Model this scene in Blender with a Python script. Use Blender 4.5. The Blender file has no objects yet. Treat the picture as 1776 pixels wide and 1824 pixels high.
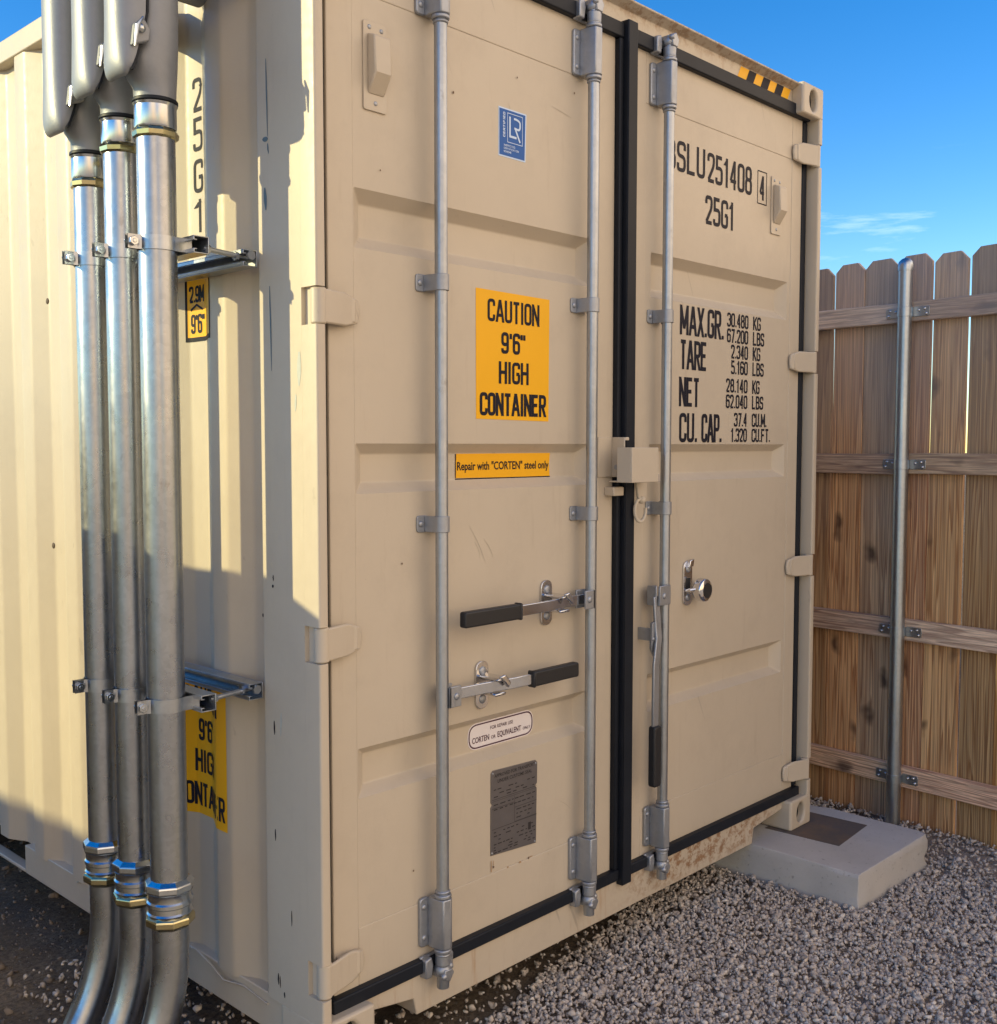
import bpy, bmesh, math, random
import numpy as np
from mathutils import Vector, Matrix
R = math.radians
rnd = random.Random(7)
sc = bpy.context.scene
col = sc.collection

# ---------------------------------------------------------------- camera
CAM = Vector((-1.53217, -2.04225, 1.51929))
YAW, PITCH, ROLL, FPX = 0.808854, -0.0616094, 0.00051, 1922.865
fwd = Vector((math.sin(YAW)*math.cos(PITCH), math.cos(YAW)*math.cos(PITCH), math.sin(PITCH)))
rgt = Vector((math.cos(YAW), -math.sin(YAW), 0)); up = rgt.cross(fwd)
r2 = rgt*math.cos(ROLL) + up*math.sin(ROLL); u2 = up*math.cos(ROLL) - rgt*math.sin(ROLL)
cd = bpy.data.cameras.new('camera'); cam = bpy.data.objects.new('camera', cd); col.objects.link(cam)
M = Matrix((r2, u2, -fwd)).transposed().to_4x4(); M.translation = CAM
cam.matrix_world = M
cd.sensor_fit = 'HORIZONTAL'; cd.angle_x = 2*math.atan(888/FPX)
cd.clip_start = 0.05; cd.clip_end = 3000
sc.camera = cam

# ---------------------------------------------------------------- world, sun, exposure
SUNV = Vector((1.0, -0.73, -0.41)).normalized()          # the way the sunlight travels
SUN_EL = math.asin(-SUNV.z)
SUN_AZ = math.atan2(-SUNV.x, -SUNV.y)                    # from +Y towards +X
w = bpy.data.worlds.new("World"); sc.world = w; w.use_nodes = True
nt = w.node_tree; nt.nodes.clear()
wo = nt.nodes.new('ShaderNodeOutputWorld'); bg = nt.nodes.new('ShaderNodeBackground')
sky = nt.nodes.new('ShaderNodeTexSky'); sky.sky_type = 'NISHITA'; sky.sun_disc = False
sky.sun_elevation = SUN_EL; sky.sun_rotation = SUN_AZ
sky.air_density = 1.0; sky.dust_density = 0.0; sky.ozone_density = 2.5
bg.inputs['Strength'].default_value = 0.096
tcw = nt.nodes.new('ShaderNodeTexCoord'); mpw = nt.nodes.new('ShaderNodeMapping')
mpw.inputs['Scale'].default_value = (2.2, 2.2, 16.0)
nz = nt.nodes.new('ShaderNodeTexNoise'); nz.inputs['Scale'].default_value = 2.6; nz.inputs['Detail'].default_value = 7; nz.inputs['Roughness'].default_value = .62
cr = nt.nodes.new('ShaderNodeValToRGB'); cr.color_ramp.elements[0].position = .58; cr.color_ramp.elements[1].position = .80
sep = nt.nodes.new('ShaderNodeSeparateXYZ')
band = nt.nodes.new('ShaderNodeValToRGB')
for p_, v_ in ((.0, 0), (.12, .0), (.18, 1), (.215, .8), (.25, 0)):
    e_ = band.color_ramp.elements.new(p_) if p_ else band.color_ramp.elements[0]
    e_.position = p_; e_.color = (v_, v_, v_, 1)
band.color_ramp.elements[-1].color = (0, 0, 0, 1)
mul = nt.nodes.new('ShaderNodeMath'); mul.operation = 'MULTIPLY'
mul2 = nt.nodes.new('ShaderNodeMath'); mul2.operation = 'MULTIPLY'; mul2.inputs[1].default_value = .38
mixw = nt.nodes.new('ShaderNodeMixRGB'); mixw.inputs['Color2'].default_value = (7.5, 8.0, 8.8, 1)
L = nt.links.new
L(tcw.outputs['Generated'], mpw.inputs['Vector']); L(mpw.outputs[0], nz.inputs['Vector']); L(nz.outputs['Fac'], cr.inputs[0])
L(tcw.outputs['Generated'], sep.inputs[0]); L(sep.outputs['Z'], band.inputs[0])
L(cr.outputs[0], mul.inputs[0]); L(band.outputs[0], mul.inputs[1]); L(mul.outputs[0], mul2.inputs[0])
# a bank of warm cloud added out of view behind the photographer as fill light (clear sky in front and overhead)
dot = nt.nodes.new('ShaderNodeVectorMath'); dot.operation = 'DOT_PRODUCT'; dot.inputs[1].default_value = Vector((.25, -1.0, .0)).normalized()
L(tcw.outputs['Generated'], dot.inputs[0])
dr = nt.nodes.new('ShaderNodeValToRGB'); dr.color_ramp.elements[0].position = .12; dr.color_ramp.elements[1].position = .50
L(dot.outputs['Value'], dr.inputs[0])
nz2 = nt.nodes.new('ShaderNodeTexNoise'); nz2.inputs['Scale'].default_value = 2.2; nz2.inputs['Detail'].default_value = 6
L(tcw.outputs['Generated'], nz2.inputs['Vector'])
cr2 = nt.nodes.new('ShaderNodeValToRGB'); cr2.color_ramp.elements[0].position = .30; cr2.color_ramp.elements[1].position = .52
L(nz2.outputs['Fac'], cr2.inputs[0])
bank = nt.nodes.new('ShaderNodeMath'); bank.operation = 'MULTIPLY'; L(dr.outputs[0], bank.inputs[0]); L(cr2.outputs[0], bank.inputs[1])
mixb = nt.nodes.new('ShaderNodeMixRGB'); cc = nt.nodes.new('ShaderNodeValToRGB'); cc.color_ramp.elements[0].position = .05; cc.color_ramp.elements[1].position = .50
cc.color_ramp.elements[0].color = (1.0, .67, .37, 1); cc.color_ramp.elements[1].color = (.92, .80, .67, 1)
L(sep.outputs['Z'], cc.inputs[0])
cs = nt.nodes.new('ShaderNodeVectorMath'); cs.operation = 'SCALE'; cs.inputs['Scale'].default_value = 9.8
L(cc.outputs[0], cs.inputs[0]); L(cs.outputs[0], mixb.inputs['Color2'])
hi = nt.nodes.new('ShaderNodeValToRGB'); hi.color_ramp.elements[0].position = .48; hi.color_ramp.elements[1].position = .95
hi.color_ramp.elements[0].color = (1, 1, 1, 1); hi.color_ramp.elements[1].color = (0, 0, 0, 1); L(sep.outputs['Z'], hi.inputs[0])
bk2 = nt.nodes.new('ShaderNodeMath'); bk2.operation = 'MULTIPLY'; L(bank.outputs[0], bk2.inputs[0]); L(hi.outputs[0], bk2.inputs[1])
L(bk2.outputs[0], mixb.inputs['Fac'])
L(mul2.outputs[0], mixw.inputs['Fac']); hsv = nt.nodes.new('ShaderNodeHueSaturation'); hsv.inputs['Saturation'].default_value = 1.42; hsv.inputs['Hue'].default_value = .510
L(sky.outputs[0], hsv.inputs['Color']); L(hsv.outputs[0], mixw.inputs['Color1']); L(mixw.outputs[0], mixb.inputs['Color1']); L(mixb.outputs[0], bg.inputs['Color']); L(bg.outputs[0], wo.inputs['Surface'])

sd = bpy.data.lights.new('sun', 'SUN'); sd.energy = 2.1; sd.angle = R(0.53); sd.color = (1.0, .86, .44)
so = bpy.data.objects.new('sun', sd); col.objects.link(so); so.location = (-8, 6, 6)
so.rotation_euler = SUNV.to_track_quat('-Z', 'Y').to_euler()
sc.view_settings.view_transform = 'Standard'; sc.view_settings.look = 'None'
sc.view_settings.exposure = 1.32; sc.view_settings.gamma = 1.0
sc.render.engine = 'CYCLES'
sc.cycles.use_denoising = True
sc.cycles.max_bounces = 8

GZ = -0.150      # ground level (container bottom is z = 0)

# ---------------------------------------------------------------- materials
class Mat:
    def __init__(s, name, rough=.5, metal=0., base=(.5, .5, .5)):
        s.m = bpy.data.materials.new(name); s.m.use_nodes = True; s.nt = s.m.node_tree
        s.b = s.nt.nodes['Principled BSDF']; s.tc = s.nt.nodes.new('ShaderNodeTexCoord')
        s.b.inputs['Roughness'].default_value = rough; s.b.inputs['Metallic'].default_value = metal
        s.b.inputs['Base Color'].default_value = (*base, 1)
        s.col = None
    def n(s, t, **k):
        x = s.nt.nodes.new(t)
        for a, v in k.items(): setattr(x, a, v)
        return x
    def l(s, a, b): s.nt.links.new(a, b)
    def noise(s, scale, detail=4, rough=.6, stretch=(1, 1, 1), vec=None, off=(0, 0, 0)):
        mp = s.n('ShaderNodeMapping'); mp.inputs['Scale'].default_value = stretch; mp.inputs['Location'].default_value = off
        s.l(vec or s.tc.outputs['Object'], mp.inputs['Vector'])
        x = s.n('ShaderNodeTexNoise'); x.inputs['Scale'].default_value = scale; x.inputs['Detail'].default_value = detail; x.inputs['Roughness'].default_value = rough
        s.l(mp.outputs[0], x.inputs['Vector']); return x.outputs['Fac']
    def ramp(s, fac, stops):
        x = s.n('ShaderNodeValToRGB'); e = x.color_ramp.elements
        while len(e) < len(stops): e.new(.5)
        for i, (p, c) in enumerate(stops):
            e[i].position = p; e[i].color = (c, c, c, 1) if not isinstance(c, tuple) else (*c, 1)
        s.l(fac, x.inputs[0]); return x.outputs[0]
    def mix(s, fac, a, b, mode='MIX'):
        x = s.n('ShaderNodeMixRGB'); x.blend_type = mode
        for k, v in (('Fac', fac), ('Color1', a), ('Color2', b)):
            if isinstance(v, (int, float)): x.inputs[k].default_value = v
            elif isinstance(v, tuple): x.inputs[k].default_value = (*v, 1)
            else: s.l(v, x.inputs[k])
        return x.outputs[0]
    def math(s, op, a, b=None):
        x = s.n('ShaderNodeMath', operation=op)
        for i, v in enumerate((a, b)):
            if v is None: continue
            if isinstance(v, (int, float)): x.inputs[i].default_value = v
            else: s.l(v, x.inputs[i])
        return x.outputs[0]
    def color(s, c): s.l(c, s.b.inputs['Base Color'])
    def roughness(s, c): s.l(c, s.b.inputs['Roughness'])
    def bump(s, h, strength=.2, dist=.002):
        x = s.n('ShaderNodeBump'); x.inputs['Strength'].default_value = strength; x.inputs['Distance'].default_value = dist
        s.l(h, x.inputs['Height']); s.l(x.outputs[0], s.b.inputs['Normal'])
    def sepz(s):
        x = s.n('ShaderNodeSeparateXYZ'); s.l(s.tc.outputs['Object'], x.inputs[0]); return x.outputs

CREAM = (.565, .487, .380)
def paint(name, base=CREAM, rough=.42, rust_brown=None, streak=.5):
    m = Mat(name, rough, 0, base)
    n1 = m.noise(2.2, 5); n2 = m.noise(38, 3); n3 = m.noise(7, 6, .7, (5, 5, .5))
    c = m.mix(m.ramp(n1, [(.3, 0.), (.75, 1.)]), tuple(v*.95 for v in base), tuple(min(1, v*1.035) for v in base))
    dirt = m.ramp(n3, [(.58, 0.), (.8, 1.)])
    c = m.mix(m.math('MULTIPLY', dirt, .22*streak), c, (.33, .25, .17))
    bl = m.ramp(m.noise(4.3, 7, .72, off=(9, 2, 5)), [(.50, 0.), (.74, 1.)])
    c = m.mix(m.math('MULTIPLY', bl, .20*streak), c, (.36, .30, .235))
    mpv = m.n('ShaderNodeMapping'); mpv.inputs['Rotation'].default_value = (0, R(24), 0); m.l(m.tc.outputs['Object'], mpv.inputs['Vector'])
    scr = m.ramp(m.noise(34, 3, .5, (1.2, 1.2, .06), vec=mpv.outputs[0]), [(.690, 0.), (.715, 1.)])
    gate = m.ramp(m.noise(3.1, 2, .5, off=(5, 5, 1)), [(.52, 0.), (.60, 1.)])
    c = m.mix(m.math('MULTIPLY', m.math('MULTIPLY', scr, gate), .34*streak), c, (.30, .25, .20))
    spk = m.ramp(m.noise(95, 2, .5, off=(3, 1, 2)), [(.755, 0.), (.79, 1.)])
    c = m.mix(m.math('MULTIPLY', spk, .25), c, (.25, .19, .13))
    if rust_brown:
        x0, x1, z0, z1, amt = rust_brown
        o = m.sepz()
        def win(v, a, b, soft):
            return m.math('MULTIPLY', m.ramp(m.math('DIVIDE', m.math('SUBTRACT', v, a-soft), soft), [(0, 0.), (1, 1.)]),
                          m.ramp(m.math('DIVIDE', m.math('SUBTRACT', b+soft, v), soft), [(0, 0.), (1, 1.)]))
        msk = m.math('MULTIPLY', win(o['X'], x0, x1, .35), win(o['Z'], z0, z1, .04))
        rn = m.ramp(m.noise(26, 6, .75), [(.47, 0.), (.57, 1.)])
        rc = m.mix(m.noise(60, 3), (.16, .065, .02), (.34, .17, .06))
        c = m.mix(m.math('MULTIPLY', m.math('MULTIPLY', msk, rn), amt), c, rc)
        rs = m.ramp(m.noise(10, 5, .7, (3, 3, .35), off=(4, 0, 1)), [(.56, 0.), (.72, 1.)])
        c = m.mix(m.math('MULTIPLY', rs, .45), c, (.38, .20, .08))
    m.color(c)
    m.roughness(m.ramp(n2, [(.3, rough-.06), (.7, rough+.08)]))
    m.bump(m.math('ADD', m.math('MULTIPLY', m.noise(3.2, 3), 2.0), m.noise(160, 2)), .12, .0016)
    return m.m
PAINT = paint('cream_paint', streak=.8)
PAINT_DOOR = paint('cream_paint_door', streak=1.1)
PAINT_SILL = paint('cream_paint_rusty', rust_brown=(1.5, 2.0, .04, .14, .85), streak=1.2)
PAINT_HDR = paint('cream_paint_header', rust_brown=(.3, 2.3, 2.873, 2.9, .55))  # rust-brown blotches along the sloping underside of the lip

def metal(name, base, rough, spots=.0, spangle=True, met=1., spang=.14):
    m = Mat(name, rough, met, base)
    n1 = m.noise(9, 5, .65, (1, 1, .25)); v = m.n('ShaderNodeTexVoronoi'); v.inputs['Scale'].default_value = 85
    m.l(m.tc.outputs['Object'], v.inputs['Vector'])
    c = m.mix(m.ramp(n1, [(.3, 0.), (.7, 1.)]), tuple(x*.72 for x in base), base)
    if spangle: c = m.mix(spang, c, m.mix(1., base, m.ramp(v.outputs['Color'], [(0., .35), (1., 1.)]), 'MULTIPLY'))
    if spots:
        d = m.ramp(m.noise(30, 5, .7, (1, 1, .45), off=(1, 2, 3)), [(.62, 0.), (.72, 1.)])
        c = m.mix(m.math('MULTIPLY', d, spots), c, (.16, .13, .11))
    m.color(c)
    m.roughness(m.ramp(m.noise(14, 4), [(.3, max(.08, rough-.05)), (.7, rough+.07)]))
    m.bump(m.noise(12, 2), .03, .0005)
    return m.m
ROD = metal('galvanised_rod', (.50, .535, .585), .42, .35)
BRKT = metal('galvanised_bracket', (.46, .485, .53), .48, .25, met=.85)
EMT = metal('zinc_conduit', (.46, .485, .525), .29, .32, spang=.18)
FIT = metal('zinc_fitting', (.62, .65, .68), .20, 0, False)
YZINC = metal('yellow_zinc_nut', (.60, .53, .31), .2, 0, False)
STRUT = metal('strut_zinc', (.52, .55, .59), .32, .3)
POST = metal('galvanised_post', (.55, .59, .63), .36, .2)
CHROME = metal('chrome', (.72, .72, .74), .14, 0, False)

def plain(name, base, rough, metal_=0., var=.12, scale=30, bump=.1, spec=.5):
    m = Mat(name, rough, metal_, base); m.b.inputs['Specular IOR Level'].default_value = spec
    n = m.noise(scale, 4)
    m.color(m.mix(n, tuple(v*(1-var) for v in base), tuple(min(1, v*(1+var)) for v in base)))
    m.bump(m.noise(scale*4, 3), bump, .001)
    return m.m
RUBBER = plain('black_rubber', (.012, .015, .022), .5, 0, .3, 14, .1, .22)
GRIP = plain('black_grip', (.016, .016, .018), .5, 0, .2)
CASTALU = plain('cast_grey', (.25, .26, .28), .45, .25, .10, 45, .35)
YEL = plain('yellow_vinyl', (.92, .47, .012), .45, 0, .05, 8, .02, .25)
ORG = plain('yellow_label', (.88, .44, .012), .45, 0, .05, 8, .02, .25)
INK = plain('black_ink', (.016, .016, .026), .55, 0, .2, 60, 0, .15)
BLUE = plain('blue_vinyl', (.010, .105, .40), .4, 0, .06, 10, .02, .25)
LBLUE = plain('pale_blue_ink', (.55, .70, .92), .4, 0, .02, 10, 0)
WHITE = plain('white_vinyl', (.78, .73, .74), .38, 0, .03, 10, .02)
PLATE = plain('aluminium_plate', (.22, .205, .205), .40, .7, .15, 18, .2)
PLATEINK = plain('plate_ink', (.045, .04, .042), .5, .2, .1, 18, .0)
DARK = plain('dark_steel', (.02, .021, .024), .6)
SCRAPE = plain('blue_scrape', (.10, .15, .19), .5, 0, .25, 70, 0)
SCRAPEP = plain('pale_scrape', (.45, .47, .43), .5, 0, .2, 70, 0)
CAB = plain('grey_cabinet_paint', (.36, .36, .34), .5)
SHIM = None

def wood(name='fence_wood', level=False):
    m = Mat(name, .82)
    oi = m.n('ShaderNodeObjectInfo')
    vm = m.n('ShaderNodeVectorMath', operation='MULTIPLY_ADD')
    cmb = m.n('ShaderNodeCombineXYZ')
    for i in range(3): m.l(m.math('MULTIPLY', oi.outputs['Random'], 37.+11*i), cmb.inputs[i])
    va = m.n('ShaderNodeVectorMath', operation='ADD'); m.l(m.tc.outputs['Object'], va.inputs[0]); m.l(cmb.outputs[0], va.inputs[1])
    V = va.outputs[0]
    if level:      # boards lying along the fence: grain runs along Y
        sx = m.n('ShaderNodeSeparateXYZ'); m.l(V, sx.inputs[0]); cb_ = m.n('ShaderNodeCombineXYZ')
        m.l(sx.outputs['X'], cb_.inputs['X']); m.l(sx.outputs['Z'], cb_.inputs['Y']); m.l(sx.outputs['Y'], cb_.inputs['Z']); V = cb_.outputs[0]
    ring = m.noise(2.1, 3, .5, (2.0, 7.5, .20), V)
    wv = m.math('FRACT', m.math('MULTIPLY', ring, 12.))
    grain = m.ramp(wv, [(0., .0), (.35, .65), (.8, 1.), (.95, .0)])
    fine = m.noise(26, 5, .7, (3, 6, .05), V)
    big = m.noise(2.0, 3, .5, (1, 1, .6), V)
    c = m.mix(grain, (.40, .205, .10), (.80, .52, .285))
    c = m.mix(m.math('MULTIPLY', m.ramp(fine, [(.42, 1.), (.62, 0.)]), .55), c, (.17, .10, .06))
    # knots with dark streaks
    vo = m.n('ShaderNodeTexVoronoi'); vo.inputs['Scale'].default_value = 3.9
    mp = m.n('ShaderNodeMapping'); mp.inputs['Scale'].default_value = (1.6, 1.6, .75); m.l(V, mp.inputs['Vector'])
    dn = m.n('ShaderNodeVectorMath', operation='ADD'); nn = m.n('ShaderNodeTexNoise'); nn.inputs['Scale'].default_value = 9; m.l(V, nn.inputs['Vector'])
    sc_ = m.n('ShaderNodeVectorMath', operation='SCALE'); sc_.inputs['Scale'].default_value = .12; m.l(nn.outputs['Color'], sc_.inputs[0])
    m.l(mp.outputs[0], dn.inputs[0]); m.l(sc_.outputs[0], dn.inputs[1]); m.l(dn.outputs[0], vo.inputs['Vector'])
    kn = m.ramp(vo.outputs['Distance'], [(.05, 1.), (.20, 0.)])
    c = m.mix(m.math('MULTIPLY', kn, .85), c, (.045, .022, .014))
    # greyer towards the top of the boards, each board its own tone
    o = m.sepz()
    hz = m.ramp(m.math('ADD', m.math('DIVIDE', o['Z'], 2.4), m.math('MULTIPLY', m.math('SUBTRACT', big, .5), .5)), [(.48, 0.), (.95, 1.)])
    c = m.mix(m.math('MULTIPLY', hz, .70), c, m.mix(fine, (.28, .25, .23), (.58, .52, .47)))
    hs = m.n('ShaderNodeHueSaturation'); m.l(c, hs.inputs['Color'])
    m.l(m.math('ADD', m.math('MULTIPLY', oi.outputs['Random'], .62), .84 if level else .70), hs.inputs['Value'])
    m.l(m.math('ADD', m.math('MULTIPLY', m.math('FRACT', m.math('MULTIPLY', oi.outputs['Random'], 7.3)), -.30), (.95 if level else 1.2)), hs.inputs['Saturation'])
    m.l(m.math('ADD', m.math('MULTIPLY', m.math('FRACT', m.math('MULTIPLY', oi.outputs['Random'], 5.1)), .016), .490), hs.inputs['Hue'])
    m.color(hs.outputs[0])
    m.bump(m.math('ADD', grain, m.math('MULTIPLY', fine, 1.5)), .35, .002)
    return m.m
WOOD = wood(); WOOD_R = wood('rail_wood', True)

def concrete():
    m = Mat('concrete', .85)
    c = m.mix(m.noise(5, 6), (.40, .385, .365), (.60, .57, .54))
    c = m.mix(m.math('MULTIPLY', m.ramp(m.noise(60, 4), [(.62, 0.), (.72, 1.)]), .5), c, (.15, .135, .125))
    m.color(c); m.bump(m.math('ADD', m.noise(30, 6, .7), m.noise(6, 3)), .4, .006)
    return m.m
CONC = concrete()
def rustplate():
    m = Mat('rusty_plate', .75, .2)
    m.color(m.mix(m.ramp(m.noise(9, 6, .7), [(.45, 0.), (.75, 1.)]), (.125, .108, .100), (.21, .14, .095)))
    m.bump(m.noise(70, 4), .3, .001); return m.m
RPLATE = rustplate()

def stone(name='gravel_stone', k=1.):
    m = Mat(name, .85)
    g = m.n('ShaderNodeNewGeometry')
    c = m.ramp(g.outputs['Random Per Island'], [(0., (.36, .30, .25)), (.15, (.52, .435, .355)), (.42, (.70, .59, .475)), (.62, (.60, .53, .45)), (.82, (.74, .63, .51)), (1., (.86, .78, .67))])
    c = m.mix(m.math('MULTIPLY', m.noise(120, 4), .4), c, (.24, .20, .18))
    if k != 1: c = m.mix(1., c, (k, k*.92, k*.84), 'MULTIPLY')
    m.color(c); m.bump(m.noise(220, 3), .3, .002); return m.m
STONE = stone(); PEBBLE = stone('pebble_stone', .40)
def soil():
    m = Mat('dark_soil', .95)
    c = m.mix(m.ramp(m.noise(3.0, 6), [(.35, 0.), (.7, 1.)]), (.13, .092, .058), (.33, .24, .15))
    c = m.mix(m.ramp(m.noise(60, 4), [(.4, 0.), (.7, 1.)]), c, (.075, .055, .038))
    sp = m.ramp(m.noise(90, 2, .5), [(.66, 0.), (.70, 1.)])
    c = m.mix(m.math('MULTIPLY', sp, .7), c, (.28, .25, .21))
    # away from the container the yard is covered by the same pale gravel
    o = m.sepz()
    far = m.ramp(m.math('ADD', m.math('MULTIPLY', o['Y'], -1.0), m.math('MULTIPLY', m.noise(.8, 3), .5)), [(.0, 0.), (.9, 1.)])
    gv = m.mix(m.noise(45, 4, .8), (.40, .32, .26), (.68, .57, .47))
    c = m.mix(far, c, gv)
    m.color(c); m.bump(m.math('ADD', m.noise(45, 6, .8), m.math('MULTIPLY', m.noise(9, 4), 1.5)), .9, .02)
    return m.m
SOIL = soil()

# ---------------------------------------------------------------- mesh helpers
class MB:
    def __init__(s): s.v = []; s.f = []
    def add(s, vs, fs):
        o = len(s.v); s.v += [tuple(v) for v in vs]; s.f += [tuple(i+o for i in f) for f in fs]; return s
    def box(s, x0, x1, y0, y1, z0, z1):
        vs = [(x, y, z) for z in (z0, z1) for y in (y0, y1) for x in (x0, x1)]
        return s.add(vs, [(0, 2, 3, 1), (4, 5, 7, 6), (0, 1, 5, 4), (2, 6, 7, 3), (0, 4, 6, 2), (1, 3, 7, 5)])
    def prism(s, pts, axis, a, b):
        # pts: 2-D outline; axis 'z': (x,y), 'y': (x,z), 'x': (y,z)
        n = len(pts)
        def P(p, t): return {'z': (p[0], p[1], t), 'y': (p[0], t, p[1]), 'x': (t, p[0], p[1])}[axis]
        vs = [P(p, a) for p in pts] + [P(p, b) for p in pts]
        return s.add(vs, [tuple(range(n-1, -1, -1)), tuple(range(n, 2*n))] + [(i, (i+1) % n, n+(i+1) % n, n+i) for i in range(n)])
    def tube(s, path, r, seg=24, cap=True, phase=0.):
        path = [Vector(p) for p in path]; n = len(path)
        rs = r if isinstance(r, (list, tuple)) else [r]*n
        d0 = (path[1]-path[0]).normalized()
        u = d0.orthogonal().normalized(); rings = []
        for i, p in enumerate(path):
            d = (path[min(i+1, n-1)]-path[max(i-1, 0)]).normalized()
            u = (u - d*u.dot(d)).normalized(); v = d.cross(u)
            rings.append([p + (u*math.cos(t)+v*math.sin(t))*rs[i] for t in (2*math.pi*k/seg+phase for k in range(seg))])
        vs = [q for rg in rings for q in rg]; fs = []
        for i in range(n-1):
            for k in range(seg):
                a, b = i*seg+k, i*seg+(k+1) % seg
                fs.append((a, b, b+seg, a+seg))
        if cap: fs += [tuple(range(seg-1, -1, -1)), tuple(range((n-1)*seg, n*seg))]
        return s.add(vs, fs)
    def cyl(s, p0, p1, r, seg=24, r1=None): return s.tube([p0, p1], [r, r if r1 is None else r1], seg)
    def sphere(s, c, r, sx=1, sy=1, sz=1, n=12):
        vs = [(c[0], c[1], c[2]-r*sz)]; fs = []
        for i in range(1, n):
            t = math.pi*i/n - math.pi/2
            for k in range(2*n):
                a = math.pi*k/n; vs.append((c[0]+r*sx*math.cos(t)*math.cos(a), c[1]+r*sy*math.cos(t)*math.sin(a), c[2]+r*sz*math.sin(t)))
        vs.append((c[0], c[1], c[2]+r*sz)); m = 2*n
        for k in range(m): fs.append((0, 1+(k+1) % m, 1+k)); fs.append((len(vs)-1, 1+(n-2)*m+k, 1+(n-2)*m+(k+1) % m))
        for i in range(n-2):
            for k in range(m): fs.append((1+i*m+k, 1+i*m+(k+1) % m, 1+(i+1)*m+(k+1) % m, 1+(i+1)*m+k))
        return s.add(vs, fs)
    def quad(s, a, b, c, d): return s.add([a, b, c, d], [(0, 1, 2, 3)])
    def each(s, name, mat, parent=None, bev=0., smooth=35, seg=2):
        par = list(range(len(s.v)))
        def find(i):
            while par[i] != i: par[i] = par[par[i]]; i = par[i]
            return i
        for f in s.f:
            for i in f[1:]: par[find(i)] = find(f[0])
        groups = {}
        for f in s.f: groups.setdefault(find(f[0]), []).append(f)
        for fs in groups.values():
            ids = sorted({i for f in fs for i in f}); mp = {i: k for k, i in enumerate(ids)}
            q = MB(); q.v = [s.v[i] for i in ids]; q.f = [tuple(mp[i] for i in f) for f in fs]; q.build(name, mat, parent, bev, smooth, seg)
    def build(s, name, mat, parent=None, bev=0., smooth=35, seg=2):
        me = bpy.data.meshes.new(name); me.from_pydata(s.v, [], s.f); me.validate(); me.update()
        bm = bmesh.new(); bm.from_mesh(me); bmesh.ops.recalc_face_normals(bm, faces=bm.faces); bm.to_mesh(me); bm.free()
        return link(name, me, mat, parent, bev, smooth, seg)
def link(name, me, mat, parent=None, bev=0., smooth=35, seg=2):
    o = bpy.data.objects.new(name, me); col.objects.link(o)
    if mat: me.materials.append(mat)
    if smooth:
        me.polygons.foreach_set('use_smooth', [True]*len(me.polygons)); me.set_sharp_from_angle(angle=R(smooth))
    if parent is not None: adopt(o, parent)
    if bev:
        b = o.modifiers.new('bevel', 'BEVEL'); b.width = bev; b.segments = seg; b.limit_method = 'ANGLE'; b.angle_limit = R(40)
    return o
def adopt(o, parent):
    o.parent = parent; o.matrix_parent_inverse = Matrix.Translation(worldloc(parent)).inverted()
def worldloc(o):
    return o.location.copy() if o.parent is None else Vector((0, 0, 0)) if o.type == 'MESH' else o.location.copy()
def thing(name, label, cat, loc=(0, 0, 0), group=None):
    o = bpy.data.objects.new(name, None); o.empty_display_size = .1; col.objects.link(o); o.location = loc
    tag(o, label, cat, group); return o
def tag(o, label=None, cat=None, group=None, kind=None):
    if label: o['label'] = label
    if cat: o['category'] = cat
    if group: o['group'] = group
    if kind: o['kind'] = kind
    return o

def round_path(pts, rad, closed=False, n=5):
    P = [Vector((p[0], p[1])) for p in pts]; fl = [len(p) > 2 and p[2] for p in pts]; out = []
    m = len(P)
    for i in range(m):
        if (not closed and i in (0, m-1)) or not fl[i]: out.append(P[i]); continue
        a, b, c = P[i-1], P[i], P[(i+1) % m]
        r = min(rad, (a-b).length*.5, (c-b).length*.5)
        p0 = b+(a-b).normalized()*r; p1 = b+(c-b).normalized()*r
        for k in range(n+1):
            t = k/n; out.append(p0*(1-t)**2 + b*2*t*(1-t) + p1*t*t)
    return out
def strip(path, t, closed=False):
    n = len(path); L_, R_ = [], []
    for i in range(n):
        a = path[i-1] if (i or closed) else None; b = path[(i+1) % n] if (i < n-1 or closed) else None; p = path[i]
        d1 = (p-a).normalized() if a is not None else None; d2 = (b-p).normalized() if b is not None else None
        if d1 is None: d1 = d2
        if d2 is None: d2 = d1
        n1 = Vector((-d1.y, d1.x)); n2 = Vector((-d2.y, d2.x)); nn = n1+n2
        nn = nn.normalized() if nn.length > 1e-6 else n1
        k = t/2/max(.5, nn.dot(n1))
        L_.append(p+nn*k); R_.append(p-nn*k)
    fs = [(i, (i+1) % n, n+(i+1) % n, n+i) for i in range(n if closed else n-1)]
    return L_+R_, fs
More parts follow.
